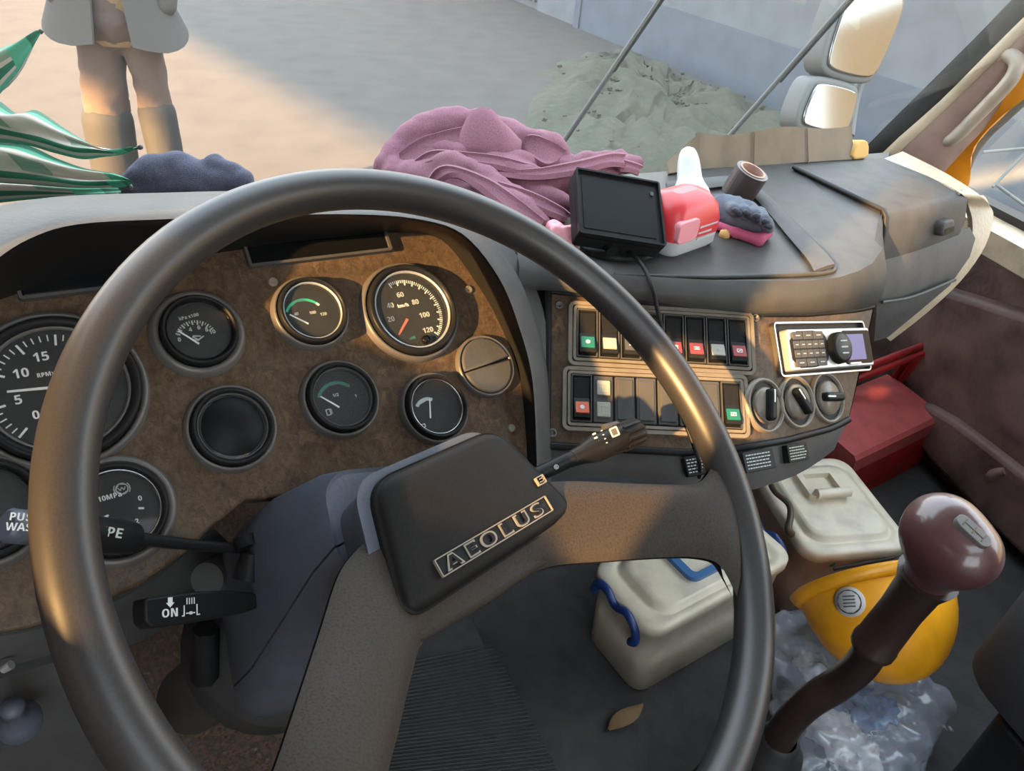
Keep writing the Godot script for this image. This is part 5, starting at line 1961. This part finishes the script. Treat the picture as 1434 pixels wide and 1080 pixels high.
	mw *= 0.965
	var m2 := at(mf, mc, 0, (c1 - c0 + c2 - c3).angle())
	st = mb()
	rslab(st, mw, mh, 0.004, -0.016, 0.004, 0.002, m2)
	obj("case", st, M.black, mn)
	st = mb()
	rframe(st, mw, mh, 0.003, 0.0022, 0.0, 0.008, m2)
	obj("sun_shade", st, M.black, mn)
	st = mb()
	rslab(st, mw * 0.84, mh * 0.80, 0.001, 0.003, 0.0048, 0.0, at(m2, Vector2(-0.001, 0.001)))
	obj("screen", st, M.screen, mn)
	st = mb()
	rslab(st, 0.004, 0.005, 0.0006, 0.004, 0.0062, 0.0004, at(m2, Vector2(mw * 0.40, mh * 0.30)))
	obj("remote_sensor", st, M.plastic, mn)
	st = mb()
	tube(st, PackedVector3Array([m2 * Vector3(-0.01, -mh / 2, -0.008), m2 * Vector3(-0.008, -mh / 2 - 0.008, -0.006)]), [0.006, 0.007], 12)
	obj("neck", st, M.black, mn)
	st = mb()
	var base_f := Transform3D(Basis(Vector3(1, 0, 0), Vector3(0, 0, -1), Vector3(0, 1, 0)).rotated(Vector3.UP, -0.25), on_y(866, 352, TOP))
	lathe(st, [[0.038, 0.0], [0.038, 0.004], [0.034, 0.0065], [0.015, 0.009], [0.0, 0.010]], 36, base_f, 0, 1.15, 0.7)
	obj("foot", st, M.black, mn)
	st = mb()
	tube(st, spline([W(868, 348, 0.84), W(885, 356, 0.82), W(902, 376, 0.80), W(914, 405, 0.785), W(922, 440, 0.785), W(934, 490, 0.785), W(945, 540, 0.775), W(955, 580, 0.765), W(970, 620, 0.76), W(980, 655, 0.765), W(975, 690, 0.84)], 5), [0.0022], 8)
	obj("cable", st, M.black, mn)
	# tissue pack
	var tf := Transform3D(Basis(Vector3.UP, 0.42), on_y(974, 354, TOP))
	tf.basis = tf.basis.scaled(Vector3(1.18, 1.18, 1.18))
	var tb := thing("tissue_pack", "white and red soft pack of tissues beside the monitor", "tissue pack", tf.origin)
	var up := Transform3D(Basis(Vector3(1, 0, 0), Vector3(0, 0, -1), Vector3(0, 1, 0)), Vector3(0, 0, -0.028))
	st = mb()
	var R := []
	for q in [[0.066, 0.046, 0.010, 0.0], [0.072, 0.052, 0.010, 0.004], [0.074, 0.054, 0.012, 0.026]]:
		R.append(ring3(rrect(q[0], q[1], q[2], 4), q[3], tf * up))
	loft(st, R)
	obj("pack_base", st, M.white_plastic, tb)
	st = mb()
	R = []
	for q in [[0.0745, 0.0545, 0.012, 0.016], [0.0745, 0.0545, 0.012, 0.028], [0.070, 0.047, 0.014, 0.042], [0.054, 0.032, 0.012, 0.051], [0.030, 0.012, 0.005, 0.054]]:
		R.append(ring3(rrect(q[0], q[1], q[2], 4), q[3], tf * up))
	loft(st, R)
	obj("red_wrapper", st, M.tissue_red, tb)
	var ff := tf * Transform3D(Basis(Vector3(1, 0, 0), Vector3(0, 1, 0), Vector3(0, 0, 1)), Vector3(0.012, 0.022, -0.0005))
	st = mb()
	for k in 3:
		bar2(st, Vector2(-0.014, 0.004 - 0.006 * k), Vector2(0.014 - 0.008 * (k % 2), 0.004 - 0.006 * k), 0.0016, 0.0016, 0.0002, 0.001, ff)
	obj("print_lines", st, M.white_plastic, tb)
	st = mb()
	rslab(st, 0.030, 0.022, 0.006, -0.006, 0.0012, 0.001, tf * Transform3D(Basis(), Vector3(-0.019, 0.026, -0.001)))
	obj("clear_window", st, M.tissue_pink, tb)
	# white bottle
	var bp := on_y(968, 290, TOP)
	var bax := frame_n(bp, W(964, 222, 1.0) - W(968, 290, 0.985), Vector3.RIGHT)
	var bt := thing("bottle", "white plastic bottle with long narrow neck behind the tissue pack", "bottle", bp)
	st = mb()
	lathe(st, [[0.0, 0.0], [0.024, 0.0], [0.026, 0.003], [0.026, 0.012], [0.0235, 0.022], [0.0185, 0.032], [0.0160, 0.040], [0.0150, 0.056], [0.0138, 0.066], [0.0115, 0.075], [0.009, 0.080], [0.005, 0.083], [0.0, 0.084]], 28, bax)
	obj("body", st, M.white_plastic, bt)
	st = mb()
	lathe(st, [[0.0262, 0.004], [0.0268, 0.006], [0.0262, 0.008]], 28, bax)
	obj("seam", st, M.white_plastic, bt)
	# roll of tape
	var tp := on_y(1031, 277, TOP)
	var tpf := frame_n(tp + Vector3(0, 0.004, 0), Vector3.UP * 0.9 + CB.x * 0.30 + CB.z * 0.22, Vector3.RIGHT)
	var tr := thing("tape_roll", "roll of dark brown tape standing on the dashboard tray", "tape", tp)
	st = mb()
	lathe(st, [[0.0165, 0.0], [0.0225, 0.0], [0.0225, 0.038], [0.0165, 0.0385]], 32, tpf, -1)
	obj("tape", st, M.tape, tr)
	st = mb()
	lathe(st, [[0.0165, 0.0], [0.0178, 0.0], [0.0178, 0.0395], [0.0152, 0.0395], [0.0152, 0.0]], 32, tpf, -1)
	obj("core", st, M.tape_core, tr)
	# glove
	var gl := thing("work_glove", "grey knitted work glove with dark grip dots and pink cuff", "glove", on_y(1045, 318, TOP))
	var gb := []
	var y0 := TOP + 0.012
	gb += chain([on_y(1012, 292, y0), on_y(1040, 303, y0 + 0.004), on_y(1065, 318, y0)], [0.018, 0.020, 0.016])
	gb += chain([on_y(1005, 283, y0), on_y(1030, 288, y0 + 0.008)], [0.010, 0.012])
	var fx := [[1022, 288, 1034, 300], [1036, 288, 1050, 305], [1051, 291, 1064, 311], [1064, 298, 1076, 319]]
	for q in fx:
		gb += chain([on_y(q[0], q[1], y0 + 0.008), on_y((q[0] + q[2]) / 2.0, (q[1] + q[3]) / 2.0, y0 + 0.020), on_y(q[2], q[3], y0 + 0.006)], [0.008, 0.0075, 0.007])
	st = mb()
	blob(st, gb, 0.002, 0.002, 0.0008, 0.006, 2)
	obj("knit", st, M.glove_grey, gl)
	st = mb()
	blob(st, chain([on_y(1000, 314, TOP + 0.006), on_y(1030, 326, TOP + 0.006), on_y(1062, 336, TOP + 0.006), on_y(1076, 326, TOP + 0.007)], [0.005, 0.006, 0.007, 0.006]), 0.004, 0.0022)
	obj("cuff", st, M.glove_pink, gl)
	st = mb()
	for q in fx:
		for k in 3:
			var p := on_y(lerpf(q[0], q[2], 0.25 + 0.3 * k), lerpf(q[1], q[3], 0.25 + 0.3 * k), y0 + 0.024 - 0.004 * absf(k - 1))
			blob(st, [[p, p + Vector3(0.003, -0.001, 0.002), 0.0036, 0.0034]], 0.001, 0.0016)
	obj("grip_pad", st, M.glove_dark, gl)
	st = mb()
	lathe(st, [[0.0, 0.0], [0.007, 0.0], [0.006, 0.006], [0.0, 0.009]], 14, Transform3D(Basis(Vector3(1, 0, 0), Vector3(0, 0, -1), Vector3(0, 1, 0)), on_y(1014, 331, TOP)))
	tag(obj("orange_cap", st, M.foam), "tiny orange cap between the tissue pack and the glove", "cap")
	# cardboard along the glass
	st = mb()
	var cr := [PackedVector3Array(), PackedVector3Array()]
	for k in 21:
		var t := k / 20.0
		var px := lerpf(978, 1196, t)
		var b := on_y(px, lerpf(237, 223, t), TOP)
		cr[0].append(b + Vector3(0, 0.045 - 0.004 * sin(t * 9.0), -0.025 + 0.005 * sin(t * 5)))
		cr[1].append(b)
	sheet(st, cr, 0.004)
	var cd := thing("cardboard_strip", "tan cardboard strip propped along the foot of the windscreen", "cardboard", on_y(1085, 230, TOP))
	obj("strip", st, M.card, cd)
	for i in [7, 14]:
		st = mb()
		tube(st, PackedVector3Array([cr[0][i] + Vector3(0, 0, 0.003), cr[1][i] + Vector3(0, 0, 0.003)]), [0.0012], 6)
		obj("crease", st, M.card, cd)
	st = mb()
	sheet(st, [PackedVector3Array([on_y(978, 237, TOP) + Vector3(0, 0.045, -0.02), on_y(962, 238, TOP) + Vector3(0, 0.03, -0.02), on_y(935, 243, TOP) + Vector3(0, 0.01, -0.01)]), PackedVector3Array([on_y(978, 238, TOP), on_y(962, 240, TOP), on_y(935, 245, TOP)])], 0.004)
	obj("folded_end", st, M.card, cd)
	st = mb()
	var ff2 := frame(on_y(1206, 223, TOP), on_y(1226, 221, TOP), on_y(1206, 223, TOP) + Vector3(0, 0.03, -0.01))
	slab(st, smooth_poly(PackedVector2Array([Vector2(-0.024, 0.0), Vector2(0.018, 0.0), Vector2(0.016, 0.024), Vector2(0.004, 0.03), Vector2(-0.008, 0.028)]), 1), -0.02, 0.0, 0.003, ff2)
	tag(obj("foam_block", st, M.foam), "small yellow foam block at the right end of the cardboard strip", "foam")
func stretch(r: Array, n: int) -> Array:
	var out := []
	for k in n:
		var f := float(k) / maxf(n - 1, 1) * (r.size() - 1)
		var i := mini(int(f), r.size() - 2)
		out.append(lerpf(r[i], r[i + 1], f - i))
	return out

# ---------------------------------------------------------------- things on the floor
func upright(o: Vector3, x: Vector3) -> Transform3D:      # local z is up, x along the given level direction
	var ax := Vector3(x.x, 0, x.z).normalized()
	return Transform3D(Basis(ax, Vector3.UP.cross(ax), Vector3.UP), o)
func storage_box(B: Node3D, f: Transform3D, lx: float, ly: float, h: float, body: Material, lidm: Material) -> void:
	var st := mb()
	var R := []
	for q in [[0.90, 0.0, 0.02], [0.92, 0.004, 0.024], [0.95, 0.5, 0.028], [0.965, 0.80, 0.03], [0.99, 0.81, 0.03], [0.99, 0.86, 0.03]]:
		R.append(ring3(rrect(lx * q[0], ly * q[0], q[2], 5), h * q[1], f))
	loft(st, R)
	obj("tub", st, body, B)
	st = mb()
	R = []
	for q in [[1.0, 0.84, 0.03], [1.02, 0.85, 0.03], [1.02, 0.93, 0.03], [1.0, 0.955, 0.03], [0.86, 0.965, 0.03], [0.84, 0.95, 0.03], [0.80, 0.95, 0.03], [0.77, 1.0, 0.03], [0.70, 1.01, 0.03]]:
		R.append(ring3(rrect(lx * q[0], ly * q[0], q[2], 5), h * q[1], f))
	loft(st, R)
	obj("lid", st, lidm, B)
func build_on_floor() -> void:
	var st := mb()
	# engine cover between the seats
	var ec := PackedVector2Array()
	for q in [[600, 850], [660, 868], [770, 1085], [860, 1300], [480, 1300], [500, 1100], [540, 900]]:
		var p := on_y(q[0], q[1], FLOOR + 0.05)
		ec.append(Vector2(p.x, -p.z))
	var fl := Transform3D(Basis(Vector3(1, 0, 0), Vector3(0, 0, -1), Vector3(0, 1, 0)), Vector3(0, FLOOR, 0))
	slab(st, ec, 0.036, 0.05, 0.002, fl, -1)
	var mt := thing("rubber_mat", "dark ribbed rubber floor mat below the steering wheel", "mat", on_y(650, 1000, FLOOR))
	obj("mat_base", st, M.mat, mt)
	st = mb()
	for k in 60:
		var py := 930 + k * 5.2
		var p0 := on_y(lerpf(560, 500, k / 59.0), py, FLOOR + 0.051)
		var p1 := on_y(lerpf(690, 850, k / 59.0), py - 26, FLOOR + 0.051)
		tube(st, PackedVector3Array([p0, p1]), [0.0016], 4, false)
	tag(obj("mat_ribs", st, M.mat, mt), "", "", "", "stuff")
	# muddy driver's footwell
	var no := FastNoiseLite.new()
	no.seed = 3
	no.frequency = 14.0
	var rows := []
	for i in 41:
		var row := PackedVector3Array()
		for k in 41:
			var x := lerpf(-0.59, 0.20, k / 40.0)
			var z := lerpf(-1.28, 0.1, i / 40.0)
			row.append(Vector3(x, FLOOR + 0.004 + (0.008 + 0.02 * maxf(0, no.get_noise_2d(x, z))) + maxf(0, -0.75 - z) * 0.55, z))
		rows.append(row)
	st = mb()
	grid(st, rows, false, 0)
	tag(obj("muddy_carpet", st, M.mud), "brown muddy carpet in the driver's footwell", "carpet")
	# engine tunnel under the centre of the dashboard
	st = mb()
	var tun := []
	for q in [[-1.28, 0.20], [-0.95, 0.20], [-0.80, 0.05], [-0.72, 0.012], [-0.3, 0.01]]:
		var row := PackedVector3Array()
		for k in 12:
			row.append(Vector3(lerpf(0.22, 1.33, k / 11.0), FLOOR + q[1] * 0.0 + (0.004 if q[0] > -0.9 else 0.006), q[0]))
		tun.append(row)
	grid(st, tun, false, 0)
	tag(obj("passenger_carpet", st, M.floor), "dark grey carpet on the passenger floor", "carpet")
	# leaf scrap
	st = mb()
	var lrow := []
	for k in 9:
		var t := k / 8.0
		var w := 0.009 * sin(t * PI) + 0.0006
		var p := on_y(lerpf(853, 900, t), lerpf(1020, 985, t), FLOOR + 0.012 + 0.012 * sin(t * PI))
		lrow.append(PackedVector3Array([p - Vector3(w, 0.004, w), p, p + Vector3(w, -0.004, w)]))
	sheet(st, lrow, 0.0012)
	tag(obj("dry_leaf", st, M.leaf), "dry brown leaf scrap on the floor in front of the white box", "leaf")
	# near storage box with blue handles
	var b0 := on_y(820, 886, FLOOR + 0.01)
	var b1 := on_y(890, 972, FLOOR + 0.01)
	var ux := (b1 - b0)
	ux.y = 0
	var wid := ux.length() / 0.90
	var vx := Vector3.UP.cross(ux.normalized())
	if vx.x < 0:
		vx = -vx
	var lng := 0.30
	var bf := upright((b0 + b1) / 2 + vx * lng * 0.46, vx)
	bf.origin.y = FLOOR + 0.008
	var B := thing("storage_box", "milky white storage box with blue clip handles on the floor", "storage box", bf.origin)
	storage_box(B, bf, lng, wid, 0.17, M.box_white, M.box_white)
	st = mb()
	rframe(st, 0.15, wid * 0.52, 0.016, 0.010, 0.168, 0.180, bf * Transform3D(Basis(), Vector3(0.03, 0, 0)))
	rframe(st, 0.126, wid * 0.40, 0.012, 0.004, 0.166, 0.176, bf * Transform3D(Basis(), Vector3(0.03, 0, 0)))
	obj("lid_handle", st, M.light_blue, B)
	for s in [-1.0, 1.0]:
		st = mb()
		var hp := []
		for q in [[-0.30, 0.15], [-0.34, 0.135], [-0.30, 0.158], [-0.15, 0.162], [0.0, 0.150], [0.15, 0.160], [0.30, 0.150], [0.36, 0.128], [0.30, 0.118]]:
			hp.append(bf * Vector3(-lng * 0.505 * (1.0 if s < 0 else -1.0) + 0.006 * s, -q[0] * wid, q[1]))
		tube(st, spline(hp, 4), [0.0062, 0.006, 0.006, 0.006, 0.0066], 10)
		obj("clip_handle", st, M.blue, B)
	# far storage box
	var a0 := on_y(1132, 778, FLOOR + 0.17)
	var a1 := on_y(1280, 766, FLOOR + 0.17)
	var a2 := on_y(1214, 642, FLOOR + 0.17)
	var fx := a1 - a0
	fx.y = 0
	var w1 := fx.length()
	var l1 := clampf((a2 - a1).length(), 0.2, 0.36)
	var ff := upright((a0 + a1) / 2 + Vector3.UP.cross(fx.normalized()) * l1 * 0.5, fx)
	ff.origin.y = FLOOR + 0.008
	var B2 := thing("storage_box", "milky pinkish storage box with clear lid handle, behind the yellow helmet", "storage box", ff.origin)
	storage_box(B2, ff, w1, l1, 0.17, M.box_pink, M.box_white)
	st = mb()
	rframe(st, w1 * 0.40, l1 * 0.30, 0.008, 0.012, 0.166, 0.182, ff * Transform3D(Basis(), Vector3(0.0, l1 * 0.14, 0)))
	obj("lid_handle", st, M.box_white, B2)
	st = mb()
	tube(st, PackedVector3Array([ff * Vector3(-w1 * 0.15, l1 * 0.0, 0.185), ff * Vector3(w1 * 0.18, l1 * 0.0, 0.185)]), [0.009], 10)
	obj("handle_bar", st, M.box_white, B2)
	st = mb()
	tube(st, spline([on_y(1080, 680, FLOOR + 0.185), on_y(1086, 690, FLOOR + 0.19), on_y(1104, 706, FLOOR + 0.19), on_y(1107, 722, FLOOR + 0.188), on_y(1104, 740, FLOOR + 0.18), on_y(1108, 748, FLOOR + 0.17)], 4), [0.005, 0.005, 0.007], 8)
	obj("side_clip", st, M.brass, B2)
	st = mb()
	rslab(st, w1 * 0.55, 0.028, 0.004, -0.004, 0.006, 0.002, frame(W(1205, 780, 1.27), W(1260, 770, 1.27), W(1204, 765, 1.28)))
	var fp := obj("front_latch", st, M.ring, B2)
	st = mb()
	lathe(st, [[0.012, 0.0], [0.011, 0.007], [0.0, 0.009]], 18, frame_n(W(1161, 784, 1.262), CP - W(1161, 784, 1.26), CB.x))
	obj("green_button", st, M.green_dim, fp)
	# red tool chest
	var t0 := on_y(1200, 642, FLOOR + 0.14)
	var t1 := on_y(1322, 583, FLOOR + 0.14)
	var t2 := on_y(1278, 528, FLOOR + 0.14)
	var tx := t1 - t0
	var tlen := tx.length()
	var tdep := clampf((t2 - t1).length(), 0.1, 0.3)
	var tf := upright((t0 + t1) / 2 + Vector3.UP.cross(tx.normalized()) * tdep * 0.5, tx)
	tf.origin.y = FLOOR + 0.006
	var T := thing("tool_chest", "dusty red steel tool chest with raised carrying bars on the passenger floor", "tool chest", tf.origin)
	st = mb()
	rslab(st, tlen, tdep, 0.004, 0.0, 0.10, 0.002, tf)
	obj("chest_body", st, M.red_metal, T)
	st = mb()
	var prof := PackedVector2Array([Vector2(-tdep * 0.51, 0.095), Vector2(-tdep * 0.51, 0.128), Vector2(-tdep * 0.46, 0.136), Vector2(tdep * 0.25, 0.15), Vector2(tdep * 0.51, 0.15), Vector2(tdep * 0.51, 0.095)])
	slab(st, prof, -tlen * 0.505, tlen * 0.505, 0.0, tf * Transform3D(Basis(Vector3(0, 1, 0), Vector3(0, 0, 1), Vector3(1, 0, 0)), Vector3.ZERO), -1)
	obj("chest_lid", st, M.red_dusty, T)
	for q in [[1195, 532, 1308, 489], [1200, 518, 1300, 481]]:
		st = mb()
		tube(st, PackedVector3Array([W(q[0] - 30, q[1] + 12, 1.62), W(q[2], q[3], 1.66)]), [0.008], 10)
		obj("carrying_bar", st, M.red_metal, T)
	for q in [[1304, 490, 1280, 532], [1296, 484, 1270, 528]]:
		st = mb()
		var p0 := W(q[0], q[1], 1.655)
		var p1 := on_y(q[2], q[3], FLOOR + 0.15)
		sheet(st, [PackedVector3Array([p0, p0 + (W(q[0] - 25, q[1] + 10, 1.65) - p0)]), PackedVector3Array([p1, p1 + (W(q[2] - 30, q[3] + 8, 1.65) - W(q[2], q[3], 1.65))])], 0.004, -2)
		obj("bar_bracket", st, M.red_metal, T)
	# hard hat lying with its brim up
	var hc := W(1222, 822, 1.12)
	var hn := (CB * Vector3(0.10, -0.80, 0.50)).normalized()
	var hf := frame_n(hc, hn, CB * Vector3(1, 0.22, 0))
	var H := thing("hard_hat", "yellow hard hat lying on its side in front of the far storage box", "helmet", hc - Vector3(0, 0.15, 0))
	st = mb()
	var hp2 := []
	for k in 13:
		var a := k / 12.0 * PI / 2
		hp2.append([0.106 * cos(a) + 0.0001, 0.135 * sin(a)])
	lathe(st, hp2, 40, hf, 0, 1.0, 0.86)
	obj("shell", st, M.helmet, H)
	st = mb()
	lathe(st, [[0.104, 0.006], [0.106, 0.012], [0.113, 0.006], [0.118, -0.004], [0.115, -0.006], [0.102, 0.0], [0.098, 0.02]], 40, hf, 0, 1.0, 0.88)
	obj("brim", st, M.helmet, H)
	st = mb()
	var best := hc
	var bd := 9.0
	for k in 40:
		var p := W(1190, 843, 0.95 + k * 0.006)
		var q := hf.affine_inverse() * p
		var e := absf(Vector3(q.x / 0.106, q.y / 0.0912, q.z / 0.135).length() - 1.0)
		if e < bd:
			bd = e
			best = p
	var ql := hf.affine_inverse() * best
	var nn := hf.basis * Vector3(ql.x / 0.0112, ql.y / 0.0083, ql.z / 0.0182)
	var sf := frame_n(best, nn, CB.x)
	lathe(st, [[0.020, -0.004], [0.020, 0.0022], [0.0, 0.0028]], 24, sf)
	var stk := obj("round_sticker", st, M.sticker, H)
	st = mb()
	arc_bar(st, 0.015, 0.0162, 0, TAU, 0.0034, sf, 20)
	for k in 4:
		bar2(st, Vector2(-0.008, 0.007 - 0.0045 * k), Vector2(0.008, 0.008 - 0.0045 * k), 0.0018, 0.0018, 0.0036, 0.001, sf)
	obj("sticker_print", st, M.ring, stk)
	# clear plastic bag with blue things inside
	var bag := thing("plastic_bag", "crumpled clear plastic bag with blue contents below the gear lever", "bag", on_y(1190, 1000, FLOOR + 0.02))
	var bb := []
	for q in [[[1110, 905], [1150, 960], [1185, 1040], [1200, 1110]], [[1150, 945], [1215, 945], [1270, 985], [1255, 1045]], [[1110, 880], [1115, 930], [1140, 1000], [1150, 1080]], [[1190, 990], [1230, 1020], [1215, 1090]]]:
		var pts := []
		for p in q:
			pts.append(on_y(p[0], p[1], FLOOR + 0.06))
		bb += chain(pts, [0.035, 0.048, 0.05, 0.045])
	st = mb()
	blob(st, bb, 0.03, 0.007, 0.014, 0.07, 6)
	obj("film", st, M.bag, bag)
	st = mb()
	blob(st, [[on_y(1190, 975, FLOOR + 0.06), on_y(1240, 995, FLOOR + 0.06), 0.022, 0.02], [on_y(1170, 1000, FLOOR + 0.05), on_y(1230, 1010, FLOOR + 0.07), 0.02, 0.018]], 0.006, 0.005, 0.012, 0.03, 8)
	obj("blue_packet", st, M.light_blue, bag)
	st = mb()
	blob(st, [[on_y(1140, 1000, FLOOR + 0.05), on_y(1200, 1060, FLOOR + 0.05), 0.028, 0.034], [on_y(1130, 930, FLOOR + 0.04), on_y(1180, 955, FLOOR + 0.04), 0.02, 0.025]], 0.01, 0.006, 0.014, 0.04, 12)
	obj("white_packet", st, M.sticker, bag)
	# gear lever
	var G := thing("gear_lever", "curved gear lever with glossy dark red knob", "gear lever", W(1100, 1070, 0.80))
	st = mb()
	var gp := [W(1085, 1045, 0.80), W(1105, 1012, 0.775), W(1135, 982, 0.75), W(1175, 957, 0.73), W(1205, 932, 0.70), W(1222, 905, 0.675)]
	tube(st, spline(gp, 6), [0.0155, 0.0150, 0.0155, 0.0150, 0.0145], 16)
	obj("shaft", st, M.lever, G)
	st = mb()
	var u0 := W(1220, 908, 0.677)
	var u1 := W(1300, 806, 0.612)
	tube(st, PackedVector3Array([u0, u0.lerp(u1, 0.03), u0.lerp(u1, 0.09), u0.lerp(u1, 0.1), u0.lerp(u1, 0.55), u0.lerp(u1, 0.85), u1]), [0.017, 0.0195, 0.0195, 0.0185, 0.0172, 0.0185, 0.024], 20)
	obj("sleeve", st, M.lever, G)
	st = mb()
	var k0 := W(1306, 798, 0.605)
	var k1 := W(1322, 742, 0.588)
	var k2 := W(1352, 776, 0.575)
	blob(st, [[k0, W(1330, 765, 0.585), 0.020, 0.027], [k1, k2, 0.0235, 0.0225], [W(1306, 748, 0.592), W(1312, 735, 0.59), 0.016, 0.016]], 0.022, 0.0026)
	var kn := obj("knob", st, M.maroon, G)
	st = mb()
	var pp := W(1366, 748, 0.578)
	var pf := frame_n(W(1363, 744, 0.556), (CP - pp).normalized() + CB * Vector3(0.75, 0.5, 0), CB * Vector3(0.5, -1, 0))
	rslab(st, 0.028, 0.013, 0.006, -0.004, 0.0012, 0.0006, pf)
	var pl := obj("shift_plate", st, M.ring, kn)
	st = mb()
	for k in 3:
		bar2(st, Vector2(-0.008 + k * 0.008, -0.004), Vector2(-0.008 + k * 0.008, 0.004), 0.0008, 0.0008, 0.0016, 0.0008, pf)
	bar2(st, Vector2(-0.008, 0), Vector2(0.008, 0), 0.0008, 0.0008, 0.0016, 0.0008, pf)
	obj("shift_pattern", st, M.brass, pl)
	st = mb()
	var bt := W(1088, 1042, 0.80)
	var gbf := frame_n(bt, gp[1] - gp[0] + Vector3(0, 0.06, 0), CB.x)
	lathe(st, [[0.017, 0.012], [0.022, 0.006], [0.022, -0.002], [0.030, -0.010], [0.034, -0.028], [0.030, -0.034], [0.042, -0.055], [0.038, -0.062], [0.055, -0.09], [0.075, -0.2], [0.08, -0.28]], 28, gbf)
	obj("boot", st, M.rubber, G)
	# passenger seat
	var sx := thing("passenger_bench", "dark grey passenger seat cushion at the right edge", "seat", Vector3(1.0, FLOOR, -0.2))
	st = mb()
	var sr := []
	for q in [[0.0, 0.92, 0.06], [0.02, 1.0, 0.07], [0.14, 1.0, 0.08], [0.19, 0.94, 0.08], [0.205, 0.84, 0.06]]:
		sr.append(ring3(rrect(0.52 * q[1], 0.56 * q[1], q[2], 6), q[0], upright(Vector3(1.03, FLOOR + 0.24, -0.12), Vector3.RIGHT)))
	loft(st, sr)
	obj("cushion", st, M.seat, sx)
	st = mb()
	rslab(st, 0.44, 0.46, 0.03, 0.0, 0.24, 0.01, upright(Vector3(1.0, FLOOR, -0.10), Vector3.RIGHT))
	obj("seat_base", st, M.black, sx)
	st = mb()
	sr = []
	for q in [[0.0, 0.94], [0.03, 1.0], [0.5, 0.96], [0.60, 0.86], [0.63, 0.7]]:
		sr.append(ring3(rrect(0.50 * q[1], 0.14 * q[1], 0.05, 6), q[0], upright(Vector3(1.0, FLOOR + 0.44, 0.20), Vector3.RIGHT)))
	loft(st, sr)
	obj("backrest", st, M.seat, sx)
